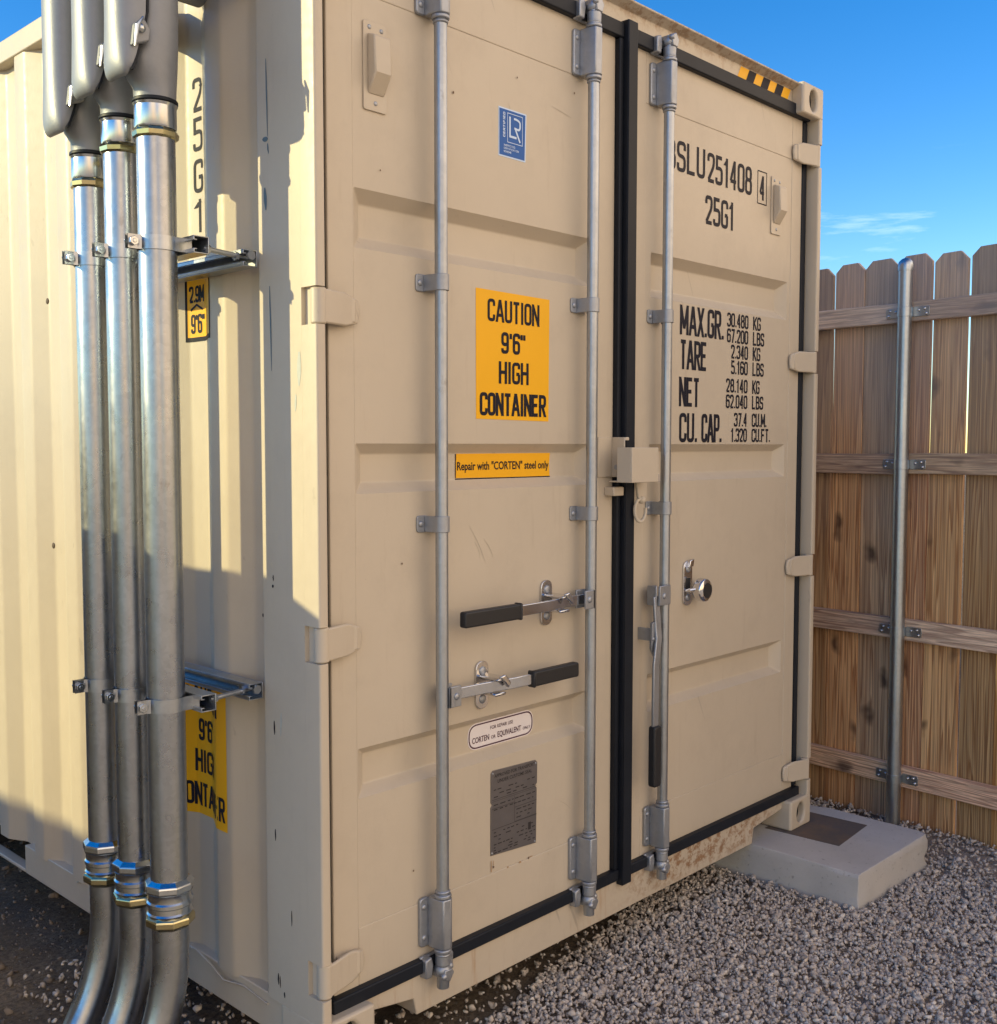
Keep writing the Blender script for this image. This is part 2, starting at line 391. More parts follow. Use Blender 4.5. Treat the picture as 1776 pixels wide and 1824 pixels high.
# single-stroke condensed lettering: x and y in 0..1 of the centre line box, third value = rounded corner
G = {
'0': (['c', (0, 0, 1), (1, 0, 1), (1, 1, 1), (0, 1, 1)],), 'O': (['c', (0, 0, 1), (1, 0, 1), (1, 1, 1), (0, 1, 1)],),
'1': ([(.62, 0), (.62, 1)], [(.62, .97), (.05, .78)]),
'2': ([(0, .74), (0, 1, 1), (1, 1, 1), (1, .60, 1), (.06, .03)], [(-.02, 0), (1.05, 0)]),
'3': ([(0, .78), (0, 1, 1), (1, 1, 1), (1, .53, 1), (.4, .53)], [(.4, .53), (1, .53, 1), (1, 0, 1), (0, 0, 1), (0, .22)]),
'4': ([(.74, 0), (.74, 1)], [(.70, 1), (0, .28)], [(-.04, .26), (1.05, .26)]),
'5': ([(1, 1), (.0, 1)], [(.07, 1), (.07, .5)], [(.07, .58), (1, .58, 1), (1, 0, 1), (0, 0, 1), (0, .2)]),
'6': (['c', (0, 0, 1), (1, 0, 1), (1, .58, 1), (0, .58, 1)], [(0, .3), (0, 1, 1), (1, 1, 1), (1, .8)]),
'7': ([(-.02, 1), (1.05, 1)], [(.98, 1), (.35, 0)]),
'8': (['c', (0, 0, 1), (1, 0, 1), (1, .53, 1), (0, .53, 1)], ['c', (.05, .53, 1), (.95, .53, 1), (.95, 1, 1), (.05, 1, 1)]),
'9': (['c', (0, .42, 1), (1, .42, 1), (1, 1, 1), (0, 1, 1)], [(1, .7), (1, 0, 1), (0, 0, 1), (0, .2)]),
'A': ([(0, 0), (.46, 1)], [(1, 0), (.54, 1)], [(.16, .28), (.84, .28)]),
'B': ([(0, 0), (0, 1)], [(0, 1), (.93, 1, 1), (.93, .53, 1), (0, .53)], [(0, .53), (1, .53, 1), (1, 0, 1), (0, 0)]),
'C': ([(1, .72), (1, 1, 1), (0, 1, 1), (0, 0, 1), (1, 0, 1), (1, .28)],),
'D': (['c', (0, 0), (1, 0, 1), (1, 1, 1), (0, 1)],),
'E': ([(0, 0), (0, 1)], [(0, 1), (1.04, 1)], [(0, 0), (1.04, 0)], [(0, .52), (.9, .52)]), 'F': ([(0, 0), (0, 1)], [(0, 1), (1.04, 1)], [(0, .52), (.9, .52)]),
'G': ([(1, .74), (1, 1, 1), (0, 1, 1), (0, 0, 1), (1, 0, 1), (1, .46)], [(1.06, .46), (.55, .46)]),
'H': ([(0, 0), (0, 1)], [(1, 0), (1, 1)], [(0, .52), (1, .52)]), 'I': ([(.5, 0), (.5, 1)],),
'K': ([(0, 0), (0, 1)], [(1, 1), (0, .36)], [(.28, .54), (1.04, 0)]), 'L': ([(0, 0), (0, 1)], [(0, 0), (1.04, 0)]),
'M': ([(0, 0), (0, 1)], [(1, 0), (1, 1)], [(0, 1), (.5, .16)], [(1, 1), (.5, .16)]), 'N': ([(0, 0), (0, 1)], [(1, 0), (1, 1)], [(0, 1), (1, 0)]),
'P': ([(0, 0), (0, 1)], [(0, 1), (1, 1, 1), (1, .45, 1), (0, .45)]),
'Q': (['c', (0, 0, 1), (1, 0, 1), (1, 1, 1), (0, 1, 1)], [(.6, .25), (1.05, -.06)]),
'R': ([(0, 0), (0, 1)], [(0, 1), (1, 1, 1), (1, .48, 1), (0, .48)], [(.48, .48), (1.02, 0)]),
'S': ([(1, .75), (1, 1, 1), (0, 1, 1), (0, .53, 1), (1, .50, 1), (1, 0, 1), (0, 0, 1), (0, .25)],),
'T': ([(-.05, 1), (1.05, 1)], [(.5, 0), (.5, 1)]), 'U': ([(0, 1), (0, 0, 1), (1, 0, 1), (1, 1)],),
'V': ([(0, 1), (.46, 0)], [(1, 1), (.54, 0)]), 'W': ([(0, 1), (.25, 0)], [(.25, 0), (.5, .9)], [(.5, .9), (.75, 0)], [(.75, 0), (1, 1)]), 'X': ([(0, 0), (1, 1)], [(0, 1), (1, 0)]), 'Y': ([(0, 1), (.5, .45)], [(1, 1), (.5, .45)], [(.5, .45), (.5, 0)]),
"'": ([(.5, 1.04), (.5, .74)],), '"': ([(.0, 1.04), (.0, .74)], [(1., 1.04), (1., .74)]), '.': ([(.5, -.06), (.5, .09)],), ' ': (),
}
WID = {'1': .72, 'I': .25, "'": .2, '"': .55, '.': .12, ' ': .5, 'M': 1.3, 'N': 1.08, 'A': 1.2, 'T': 1.0, 'W': 1.5, 'V': 1.1}
def glyphs(text, u0, u1, v0, h, t, gap=.52):
    # returns list of (points2d, faces), fitted between u0 and u1
    tot = sum(WID.get(c, 1.) for c in text) + gap*(len(text)-1)
    k = (u1-u0-t)/tot; x = u0+t/2; out = []
    for c in text:
        wd = WID.get(c, 1.)*k
        for stv in G[c]:
            closed = stv[0] == 'c'; pts = stv[1:] if closed else stv
            pp = [(x+p[0]*wd, v0+t/2+p[1]*(h-t)) + tuple(p[2:]) for p in pts]
            if len(pp) == 2 and not closed:
                (xa, ya), (xb, yb) = pp; qa, qb = pts[0][1], pts[1][1]
                if abs(ya-yb) < 1e-6:
                    out.append(([Vector(p) for p in ((xa, ya-t/2), (xb, ya-t/2), (xb, ya+t/2), (xa, ya+t/2))], [(0, 1, 2, 3)])); continue
                # upright or slanted stroke with level ends at cap height and base line
                sl = (xb-xa)/(yb-ya); hw = min(t/2*math.hypot(1, sl), t*1.1)
                def cap(y, q): return y+t/2 if q == 1 else y-t/2 if q == 0 else y
                ya2, yb2 = cap(ya, qa), cap(yb, qb)
                xa2, xb2 = xa+sl*(ya2-ya)*.5, xb+sl*(yb2-yb)*.5
                out.append(([Vector(p) for p in ((xa2-hw, ya2), (xa2+hw, ya2), (xb2+hw, yb2), (xb2-hw, yb2))], [(0, 1, 2, 3)])); continue
            path = round_path(pp, min(.42*k, .22*h) if wd else .1, closed)
            if not closed:
                for e, q in ((0, pts[0]), (-1, pts[-1])):
                    nb = path[1 if e == 0 else -2]
                    if abs(path[e].x-nb.x) < 1e-6 and q[1] in (0, 1): path[e] = Vector((path[e].x, path[e].y+(t/2 if q[1] == 1 else -t/2)))
            out.append(strip(path, t, closed))
        x += wd + gap*k
    return out
def lettering(name, items, mp, mat, parent, step=4e-5):
    # mp(u, v, lift) -> 3-D point
    vs, fs = [], []
    for i, (pv, pf) in enumerate(items):
        o = len(vs); vs += [tuple(mp(p[0], p[1], (i % 7)*step)) for p in pv]; fs += [tuple(a+o for a in f) for f in pf]
    me = bpy.data.meshes.new(name); me.from_pydata(vs, [], fs); me.update()
    return link(name, me, mat, parent, 0, 0)
def bold_text(body, u0, u1, v0, h, off=.0):
    cu = bpy.data.curves.new('tmp', 'FONT'); cu.body = body; cu.size = 1; cu.offset = off; cu.resolution_u = 3
    ob = bpy.data.objects.new('tmp', cu); me = bpy.data.meshes.new_from_object(ob)
    vs = np.array([v.co[:2] for v in me.vertices]); fs = [tuple(p.vertices) for p in me.polygons]
    bpy.data.objects.remove(ob); bpy.data.curves.remove(cu); bpy.data.meshes.remove(me)
    vs[:, 0] -= vs[:, 0].min(); vs[:, 0] *= (u1-u0)/vs[:, 0].max(); vs[:, 1] *= h/.73; 
    return ([Vector((a+u0, b+v0)) for a, b in vs], fs)
def rrect(u0, u1, v0, v1, r, n=5):
    return [tuple(p) for p in round_path([(u0, v0, 1), (u1, v0, 1), (u1, v1, 1), (u0, v1, 1)], r, True, n)]

# ================================================================ GROUND
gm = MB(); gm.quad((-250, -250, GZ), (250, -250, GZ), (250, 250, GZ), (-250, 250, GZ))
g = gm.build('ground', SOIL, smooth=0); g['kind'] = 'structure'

# ================================================================ CONTAINER
W_, Lc, H_ = 2.438, 6.058, 2.896
box_ = thing('shipping_container', 'cream steel shipping container with double doors and lock rods, standing on concrete pads', 'shipping container', (1.219, 3.03, 0))
YD = .05                                      # door front plane

# corrugated long walls -------------------------------------------------------
PIT, FL, SL, DEP = .292, .074, .072, .036
def profile(y_end=5.88):
    pts = [(.005+DEP, .20)]
    y = .327
    pts.append((.005+DEP, y))
    y += SL; pts.append((.005, y)); y += FL; pts.append((.005, y))
    while y < y_end:
        y += SL; pts.append((.005+DEP, y)); y += FL; pts.append((.005+DEP, y))
        y += SL; pts.append((.005, y)); y += FL; pts.append((.005, y))
    return pts
PROF = profile()
def rounded_profile(pr, r=.010, n=3):
    return [tuple(p) for p in round_path([(a, b, 1) for a, b in pr], r, False, n)]
RP = rounded_profile(PROF)
def wall_sheet(flip):
    m = MB(); n = len(RP); zs = (.105, 2.815)
    f = (lambda x: W_-x) if flip else (lambda x: x)
    for z in zs: m.v += [(f(x), y, z) for x, y in RP]
    m.f += [(i, i+1, n+i+1, n+i) for i in range(n-1)]
    return m
wl = wall_sheet(False).build('side_wall', PAINT, box_, smooth=60)
wr = wall_sheet(True).build('side_wall', PAINT, box_, smooth=60)
MB().box(.06, W_-.06, 5.96, 6.0, .1, 2.82).build('rear_wall', PAINT, box_)
MB().box(.02, W_-.02, .10, 6.03, 2.835, 2.862).build('roof', PAINT, box_)
MB().box(.06, W_-.06, .12, 6.0, .15, .175).build('floor', DARK, box_)
for s in (0, 1):
    a, b = (0.0, .06) if not s else (W_-.06, W_)
    MB().box(a, b, .17, 5.88, 2.800, 2.872).build('top_rail', PAINT, box_, .004)
    x0, x1 = (.012, .050) if not s else (W_-.05, W_-.012)
    m = MB().box(x0, x1, .15, 1.740, .012, .112); m.box(x0, x1, 2.10, 3.95, .012, .112); m.box(x0, x1, 4.31, 5.88, .012, .112)
    m.box(x0, x1, 1.740, 2.10, .012, .024); m.box(x0, x1, 3.95, 4.31, .012, .024)
    br = m.build('bottom_rail', PAINT, box_, .003)
    for ya in (1.745, 3.955):
        q = MB(); xa, xb = (.05, .6) if not s else (W_-.6, W_-.05)
        q.box(xa, xb, ya-.004, ya+.002, .012, .13); q.box(xa, xb, ya+.348, ya+.354, .012, .13); q.box(xa, xb, ya+.002, ya+.348, .124, .13)
        q.build('fork_pocket', DARK, box_)
# weld bead of the repaired patch on the bottom rail
def bead(pts, r=.003, name='weld_seam'):
    return MB().tube(pts, r, 6).build(name, PAINT, wl, smooth=60)
bead([(.001, .63, .115), (.0, .58, .122), (-.001, .50, .104), (-.001, .44, .083), (.010, .36, .092), (.010, .25, .082)])
bead([(.010, 1.33, .095), (.008, 1.26, .118), (.004, 1.10, .110), (.004, .98, .098)])

# end frame ------------------------------------------------------------------
HZ = (2.618+.023, 1.845, 1.045, .222)            # hinge heights
for s in (0, 1):
    fx = (lambda x: W_-x) if s else (lambda x: x)
    def bx(m, a, b, *r):
        p, q = sorted((fx(a), fx(b))); m.box(p, q, *r)
    m = MB(); z = .114; spans = []
    for h in sorted(HZ): spans.append((z, h-.044)); z = h+.044
    spans.append((z, 2.782))
    def outl(pts, rad=.007):
        q = [tuple(p) for p in round_path(pts, rad, True, 4)]
        return [(fx(a), b) for a, b in q]
    m.prism(outl([(0, .0602), (.026, .0602), (.026, .235, 1), (0, .235, 1)]), 'z', .114, 2.782)
    for a, b in spans: m.prism(outl([(0.0, .002, 1), (.028, .002, 1), (.028, .060), (0.0, .060)]), 'z', a, b)
    for h in HZ: bx(m, .012, .026, .028, .060, h-.0439, h+.0439)
    m.build('corner_post', PAINT, box_, 0, 40)
    # inner lining of the post
    m = MB(); bx(m, .026, .050, .085, .235, .114, 2.782); m.build('post_lining', PAINT, box_)
    def casting(z0, z1):
        m = MB(); xa, xb = sorted((fx(0), fx(.162)))
        n = 24; cx, cz = (xa+xb)/2, (z0+z1)/2; hw, hh = .081, .059
        out, inn = [], []
        for k in range(n):
            t = 2*math.pi*(k+.5)/n; c, s_ = math.cos(t), math.sin(t); q = max(abs(c)/hw, abs(s_)/hh)
            out.append((cx+c/q, cz+s_/q)); inn.append((cx+.030*c, cz+.040*s_))
        # snap corners
        for sx_ in (-1, 1):
            for sz_ in (-1, 1):
                i = min(range(n), key=lambda k: (out[k][0]-cx-sx_*hw)**2+(out[k][1]-cz-sz_*hh)**2); out[i] = (cx+sx_*hw, cz+sz_*hh)
        o = len(m.v)
        m.v += [(x, 0, z) for x, z in out] + [(x, 0, z) for x, z in inn] + [(x, .028, z) for x, z in inn] + [(x, .178, z) for x, z in out]
        for k in range(n):
            j = (k+1) % n
            m.f += [(o+k, o+j, o+n+j, o+n+k), (o+n+k, o+n+j, o+2*n+j, o+2*n+k), (o+j, o+k, o+3*n+k, o+3*n+j)]
        m.f += [tuple(o+3*n+k for k in range(n))]
        ob = m.build('corner_casting', PAINT, box_, .009, smooth=30, seg=3)
        h = MB(); h.prism([(cx+.036*math.cos(2*math.pi*k/20), cz+.046*math.sin(2*math.pi*k/20)) for k in range(20)], 'y', .0285, .06)
        h.build('hole_recess', DARK, ob)
        return ob
    casting(2.778, 2.896); casting(0, .118)
# header with the lip that overhangs the doors
m = MB(); m.prism([(.047, 2.80), (.047, 2.868), (.016, 2.884), (.016, 2.890), (.10, 2.892), (.16, 2.868), (.16, 2.80)], 'x', .1625, W_-.1625)
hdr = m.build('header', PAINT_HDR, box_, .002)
# sill with the two cut-outs next to the castings
m = MB(); zt = .128
m.prism([(.1625, .078), (.325, .052), (.335, .004), (2.052, .004), (2.062, .062), (2.2755, .084), (2.2755, zt), (.1625, zt)], 'y', .040, .15)
sill = m.build('sill', PAINT_SILL, box_, .003)
# hazard marks on the header
hz = MB(); hy = MB()
def hq(mb, u0, u1, lift, sh=.026, z0=2.8195, z1=2.866): mb.quad((u0-sh, .0465-lift, z0), (u1-sh, .0465-lift, z0), (u1, .0465-lift, z1), (u0, .0465-lift, z1))
hq(hy, 1.905, 2.262, 0)
for u in (1.962, 2.062, 2.160): hq(hz, u, u+.050, .0006)
hyo = hy.build('hazard_tape', YEL, hdr, smooth=0); hz.each('black_bar', INK, hdr, smooth=0)

# doors ----------------------------------------------------------------------
GROOVES = [(2.001, 2.146, .031), (1.399, 1.524, .026), (.631, .759, .024)]
def door(x0, x1, gx0, gx1, xs0, xs1):
    m = MB(); z0, z1 = .140, 2.790; yf, yp, yg = YD, YD+.0018, YD+.033
    # frame strips (proud), panel (slightly back), pockets
    m.box(x0, xs0, yf, yf+.05, z0, z1); m.box(xs1, x1, yf, yf+.05, z0, z1)
    m.box(xs0, xs1, yf+.0002, yf+.05, 2.612, z1); m.box(xs0, xs1, yf+.0002, yf+.05, z0, .300)
    zc = .300
    for a, b, s in sorted(GROOVES):
        m.quad((xs0, yp, zc), (xs1, yp, zc), (xs1, yp, a), (xs0, yp, a))
        if gx0 > xs0: m.quad((xs0, yp, a), (gx0, yp, a), (gx0, yp, b), (xs0, yp, b))
        if gx1 < xs1: m.quad((gx1, yp, a), (xs1, yp, a), (xs1, yp, b), (gx1, yp, b))
        o = [(gx0, yp, a), (gx1, yp, a), (gx1, yp, b), (gx0, yp, b)]; e = .040
        i = [(gx0+e, yg, a+s), (gx1-e, yg, a+s), (gx1-e, yg, b-s), (gx0+e, yg, b-s)]
        m.add(o+i, [(0, 1, 5, 4), (1, 2, 6, 5), (2, 3, 7, 6), (3, 0, 4, 7), (4, 5, 6, 7)]); zc = b
    m.quad((xs0, yp, zc), (xs1, yp, zc), (xs1, yp, 2.612), (xs0, yp, 2.612))
    m.box(x0+.01, x1-.01, YD+.045, YD+.06, z0, z1)
    bm = bmesh.new(); me = bpy.data.meshes.new('door'); me.from_pydata(m.v, [], m.f)
    bm.from_mesh(me); bmesh.ops.remove_doubles(bm, verts=bm.verts, dist=1e-5); bmesh.ops.recalc_face_normals(bm, faces=bm.faces); bm.to_mesh(me); bm.free()
    return link('door', me, PAINT_DOOR, box_, .003, 0, 2)
dL = door(.0705, 1.182, .1512, 1.072, .150, 1.105)
dL['label'] = 'door with the caution sticker, two lock rods and two horizontal handles'
dR = door(1.2535, 2.366, 1.378, 2.268, 1.345, 2.290)
dR['label'] = 'door with the weight lettering and one lock rod'
# gaskets
m = MB(); m.box(.052, 1.2015, .030, .070, 2.772, 2.818); m.box(.052, 1.2015, .028, .070, .116, .152)
m.box(1.1825, 1.2015, .032, .075, .1525, 2.7715); m.box(.036, .070, .056, .09, .1525, 2.7715)
m.build('gasket', RUBBER, dL, .004)
m = MB(); m.box(1.2535, 2.392, .030, .070, 2.772, 2.818); m.box(1.2535, 2.392, .028, .070, .116, .152)
m.box(1.2035, 1.2530, .015, .075, .100, 2.828); m.box(2.367, 2.400, .046, .09, .1525, 2.7715)
m.build('gasket', RUBBER, dR, .004)
m = MB(); m.box(1.2030, 1.2075, .0125, .0145, .16, 2.76); m.build('gasket_lip', RUBBER, dR, .001)
# hinges: knuckle in the notch of the post, blade on the door
def hinge(s, h, parent):
    fx = (lambda x: W_-x) if s else (lambda x: x)
    m = MB(); m.cyl((fx(.020), .021, h-.0425), (fx(.020), .021, h+.0425), .0185, 24)
    a, b = sorted((fx(.020), fx(.150)))
    t = .010
    pts = [(fx(.020), h-.040), (fx(.105), h-.040), (fx(.152), h-.030), (fx(.158), h), (fx(.152), h+.026), (fx(.105), h+.040), (fx(.020), h+.040)]
    yy = lambda x: .003+.034*max(0, min(1, ((x if not s else W_-x)-.036)/.11))
    n_ = len(pts); vs_ = [(p[0], yy(p[0]), p[1]) for p in pts]+[(p[0], yy(p[0])+t, p[1]) for p in pts]
    m.add(vs_, [tuple(range(n_-1, -1, -1)), tuple(range(n_, 2*n_))]+[(i, (i+1) % n_, n_+(i+1) % n_, n_+i) for i in range(n_)])
    a, b = sorted((fx(.075), fx(.140)))
    m.box(a, b, .030, YD, h-.030, h+.030)
    return m.build('hinge', PAINT_DOOR, parent, .004)
for h in HZ: hinge(0, h, dL); hinge(1, h, dR)
# ventilator covers
def vent(xc, z0, z1, parent):
    m = MB(); m.prism(rrect(xc-.037, xc+.037, z0, z1, .008), 'y', YD-.003, YD+.001)
    v = m.build('ventilator', PAINT, parent, .001)
    m = MB(); a, b = xc-.025, xc+.028
    pr = [(YD-.003, z1-.030), (YD-.030, z1-.040), (YD-.034, z0+.085), (YD-.003, z0+.038)]
    m.prism(pr, 'x', a, b); m.build('cover', PAINT, v, .004)
    m = MB()
    for dx, z in ((-.018, z1-.015), (.020, z1-.017), (.0, z0+.019)): m.sphere((xc+dx, YD-.003, z), .006, 1, .5, 1, 6)
    m.each('rivet', BRKT, v)
vent(.219, 2.338, 2.552, dL); vent(2.172, 2.312, 2.525, dR)

# lock rods --------------------------------------------------------------------
def lock_rod(xc, lab, ztop=2.845):
    yr, rr = .006, .0168
    m = MB(); m.cyl((xc, yr, .07), (xc, yr, ztop-.02), rr, 28)
    rod = m.build('lock_rod', ROD, box_); rod['label'] = lab
    for zc in (1.938, 1.314):
        m = MB(); h = .022
        m.prism(rrect(xc-.050, xc-.010, zc-h, zc+h, .009), 'y', YD-.0035, YD+.001)
        arc = [(xc-.024, YD-.004)] + [(xc+(rr+.004)*math.cos(t), yr+(rr+.004)*math.sin(t)) for t in np.linspace(R(170), R(370), 14)] + [(xc+.026, YD-.004)]
        inner = [(xc-.018, YD-.004)] + [(xc+(rr+.0005)*math.cos(t), yr+(rr+.0005)*math.sin(t)) for t in np.linspace(R(170), R(370), 14)] + [(xc+.021, YD-.004)]
        m.prism(arc+inner[::-1], 'z', zc-h+.001, zc+h-.001)
        gd = m.build('rod_guide', BRKT, rod, .0012)
        q = MB(); q.sphere((xc-.036, YD-.004, zc), .0085, 1, .5, 1, 8); q.build('bolt_head', BRKT, gd)
        q = MB(); q.cyl((xc+.0238, yr+.012, zc), (xc+.0262, yr+.010, zc), .0065, 14); q.build('bolt_hole', DARK, gd)
    for zc, upp in ((.247, 0), (2.677, 1)):
        m = MB(); h = .072
        m.prism(rrect(xc-.050, xc-.016, zc-h*.93, zc+h*.93, .012), 'y', YD-.010, YD+.001)
        hx = [(xc-.023, YD-.009), (xc-.0245, yr+.012), (xc-.016, yr-.020), (xc+.008, yr-.0245), (xc+.020, yr-.015), (xc+.0235, yr+.010), (xc+.0235, YD-.009)]
        m.prism(hx, 'z', zc-h+.004, zc+h-.004)
        m.cyl((xc, yr, zc-h-.008), (xc, yr, zc-h+.003), .0235, 24); m.cyl((xc, yr, zc+h-.003), (xc, yr, zc+h+.008), .0235, 24)
        m.cyl((xc, yr, zc-h-.018), (xc, yr, zc-h-.010), .0205, 24); m.cyl((xc, yr, zc+h+.010), (xc, yr, zc+h+.018), .0205, 24)
        bk = m.build('cam_bracket', BRKT, rod, .003)
        q = MB()
        for dz in (-.045, .045): q.cyl((xc+.0228, yr+.014, zc+dz), (xc+.0250, yr+.013, zc+dz), .0062, 14)
        q.each('bolt_hole', DARK, bk)
        q = MB()
        for dz in (-.042, .042): q.sphere((xc-.036, YD-.010, zc+dz), .0085, 1, .5, 1, 8)
        q.each('bolt_head', BRKT, bk)
        # cam on the rod end and the keeper it hooks into
        s = 1 if upp else -1; ze = zc+s*.118
        m = MB(); m.cyl((xc, yr, zc+s*.075), (xc, yr, ze-s*.004), .0195, 20, .021); m.sphere((xc, yr+.002, ze+s*.012), .024, .95, 1.0, .9, 8)
        m.prism([(xc-.012, ze-.004), (xc+.014, ze-.006), (xc+.022, ze+s*.018), (xc+.006, ze+s*.040), (xc-.016, ze+s*.030)], 'y', yr-.022, yr+.034)
        m.sphere((xc+.020, yr-.004, ze+s*.006), .011, 1, 1, 1, 6); m.sphere((xc-.012, yr-.016, ze+s*.022), .010, 1, 1, 1, 6)
        m.build('cam', BRKT, rod, .003)
        m = MB()
        m.prism([(xc-.052, ze-.026), (xc-.030, ze-.028), (xc-.024, ze+.006), (xc-.030, ze+.030), (xc-.052, ze+.024)], 'y', .016, .046)
        m.prism([(xc+.028, ze-.026), (xc+.044, ze-.022), (xc+.046, ze+.022), (xc+.030, ze+.026)], 'y', .012, .046)
        m.box(xc-.052, xc+.046, .036, .0465, ze-.028, ze+.028)
        m.build('cam_keeper', BRKT, rod, .004)
    return rod
rod1 = lock_rod(.400, 'lock rod nearest the conduits')
rod2 = lock_rod(1.021, 'lock rod beside the black centre gasket')
rod3 = lock_rod(1.408, 'lock rod on the lettered door')

# door handles -------------------------------------------------------------------
def oval_plate(xc, z0, z1, parent, hw=.024):
    m = MB(); m.prism(rrect(xc-hw, xc+hw, z0, z1, hw), 'y', YD-.006, YD+.002); p = m.build('retaining_plate', CHROME, parent, .0015)
    q = MB(); q.sphere((xc, YD-.006, z0+.028), .013, 1, .45, 1, 8); q.sphere((xc, YD-.006, z1-.028), .013, 1, .45, 1, 8)
    q.each('rivet', BRKT, p); return p
def bar(path, hw, th, mb):
    # flat bar: path of (x,y,z) mostly along x, height hw in z, thickness th in y
    n = len(path); o = len(mb.v)
    for x, y, z in path: mb.v += [(x, y-th/2, z-hw), (x, y+th/2, z-hw), (x, y+th/2, z+hw), (x, y-th/2, z+hw)]
    for i in range(n-1):
        for k in range(4): mb.f.append((o+4*i+k, o+4*i+(k+1) % 4, o+4*i+4+(k+1) % 4, o+4*i+4+k))
    mb.f += [(o, o+1, o+2, o+3), (o+4*n-1, o+4*n-2, o+4*n-3, o+4*n-4)]
def handle(xr, xp, xg0, xg1, z, dirn, lab, pz0, pz1):
    ys = -.006
    m = MB(); bar([(xr+dirn*.020, .010, z-.001), (xp-dirn*.05, -.002, z), (xp, -.008, z), (xp+dirn*.06, -.020, z+.001), (xg0, -.022, z+.001)], .0155, .011, m)
    h = m.build('door_handle', CHROME, box_, .002); h['label'] = lab
    m = MB(); a, b = sorted((xg0-dirn*.006, xg1))
    m.prism(rrect(a, b, z-.0215, z+.0215, .008), 'y', -.034, -.009); m.box(*sorted((xg0-dirn*.012, xg0-dirn*.002)), -.036, -.007, z-.024, z+.024)
    m.build('grip', GRIP, h, .005, seg=3)
    m = MB(); a, b = sorted((xr+dirn*.006, xr+dirn*.050))
    m.box(a, b, -.016, -.009, z-.030, z+.026); m.box(a, b, .020, .027, z-.030, z+.026); m.box(*sorted((xr+dirn*.006, xr+dirn*.014)), -.016, .027, z-.030, z+.026)
    m.sphere(((xr+dirn*.032), -.016, z-.002), .010, 1, .5, 1, 8)
    m.build('clevis', BRKT, h, .003)
    oval_plate(xp, pz0, pz1, h)
    m = MB(); m.box(xp-.013, xp+.030, -.030, YD-.004, z+.014, z+.024); m.box(xp-.020, xp+.024, -.026, YD-.004, z-.026, z-.017)
    m.prism([(xp-.010, z+.030), (xp+.012, z+.034), (xp+.034, z+.008), (xp+.024, z-.006)], 'y', -.036, -.024)
    m.build('catch', CHROME, h, .004)
    return h
handle(1.021, .862, .660, .448, 1.058, -1, 'upper handle with its black grip pointing left', .988, 1.122)
handle(.400, .590, .731, .920, .858, 1, 'lower handle with its black grip pointing right', .785, .920)
# handle hanging down beside the third rod
m = MB()
def vbar(path, hw, th, mb):
    n = len(path); o = len(mb.v)
    for x, y, z in path: mb.v += [(x-hw, y-th/2, z), (x+hw, y-th/2, z), (x+hw, y+th/2, z), (x-hw, y+th/2, z)]
    for i in range(n-1):
        for k in range(4): mb.f.append((o+4*i+k, o+4*i+(k+1) % 4, o+4*i+4+(k+1) % 4, o+4*i+4+k))
    mb.f += [(o, o+1, o+2, o+3), (o+4*n-1, o+4*n-2, o+4*n-3, o+4*n-4)]
vbar([(1.340, -.008, 1.030), (1.343, -.012, .955), (1.343, -.018, .895), (1.326, -.024, .845), (1.318, -.026, .812), (1.316, -.026, .600)], .0150, .010, m)
h3 = m.build('door_handle', BRKT, box_, .003); h3['label'] = 'handle hanging straight down beside its rod'
m = MB(); m.prism(rrect(1.2965, 1.3355, .412, .612, .010), 'y', -.041, -.013); m.build('grip', GRIP, h3, .006, seg=3)
m = MB(); m.box(1.334, 1.341, -.014, .022, 1.000, 1.064); m.box(1.341, 1.402, -.024, -.016, 1.000, 1.064); m.box(1.341, 1.388, .022, .028, 1.0, 1.06); m.sphere((1.366, -.024, 1.03), .010, 1, .5, 1, 8)
m.build('clevis', BRKT, h3, .003)
m = MB(); m.prism([(1.316, .945), (1.340, .952), (1.346, .900), (1.340, .850), (1.328, .836), (1.312, .862)], 'y', -.013, -.004); m.box(1.322, 1.332, -.004, YD, .885, .925); m.sphere((1.322, -.013, .893), .007, 1, .5, 1, 6)
m.build('catch', BRKT, h3, .003)
hp = oval_plate(1.604, .967, 1.122, box_, .026)
hp['label'] = 'bare retaining plate on the lettered door'
m = MB(); m.box(1.592, 1.616, YD-.0075, YD-.0055, 1.020, 1.062); m.build('slot', DARK, hp)
m = MB(); m.prism([(1.594, 1.098), (1.620, 1.102), (1.626, 1.128), (1.600, 1.124)], 'y', YD-.018, YD-.005); m.build('tab', CHROME, hp, .003)
# lock box ---------------------------------------------------------------------
m = MB(); m.box(1.133, 1.272, -.062, -.058, 1.405, 1.513); m.box(1.133, 1.138, -.058, -.004, 1.405, 1.513); m.box(1.267, 1.272, -.058, -.004, 1.405, 1.513)
m.box(1.138, 1.267, -.058, -.004, 1.508, 1.513); m.box(1.138, 1.267, -.058, .03, 1.405, 1.410); m.box(1.142, 1.262, -.009, -.005, 1.412, 1.506)
lb = m.build('lock_box', PAINT, box_, .005, seg=3)
m = MB(); m.box(1.300, 1.345, -.004, YD, 1.405, 1.500); m.box(1.262, 1.330, -.002, .004, 1.42, 1.49); m.build('box_bracket', PAINT, lb, .003)
m = MB(); m.box(1.105, 1.176, YD-.004, YD+.001, 1.420, 1.545); m.box(1.172, 1.176, -.004, YD-.004, 1.420, 1.545); m.box(1.176, 1.196, -.004, 0., 1.535, 1.545)
m.build('side_plate', PAINT, lb, .002)
m = MB(); m.cyl((1.150, .012, 1.452), (1.240, .012, 1.452), .008, 14); m.build('locking_pin', BRKT, lb)
m = MB(); m.box(1.140, 1.192, .012, YD, 1.362, 1.390); m.build('stop_block', PAINT, lb, .003)
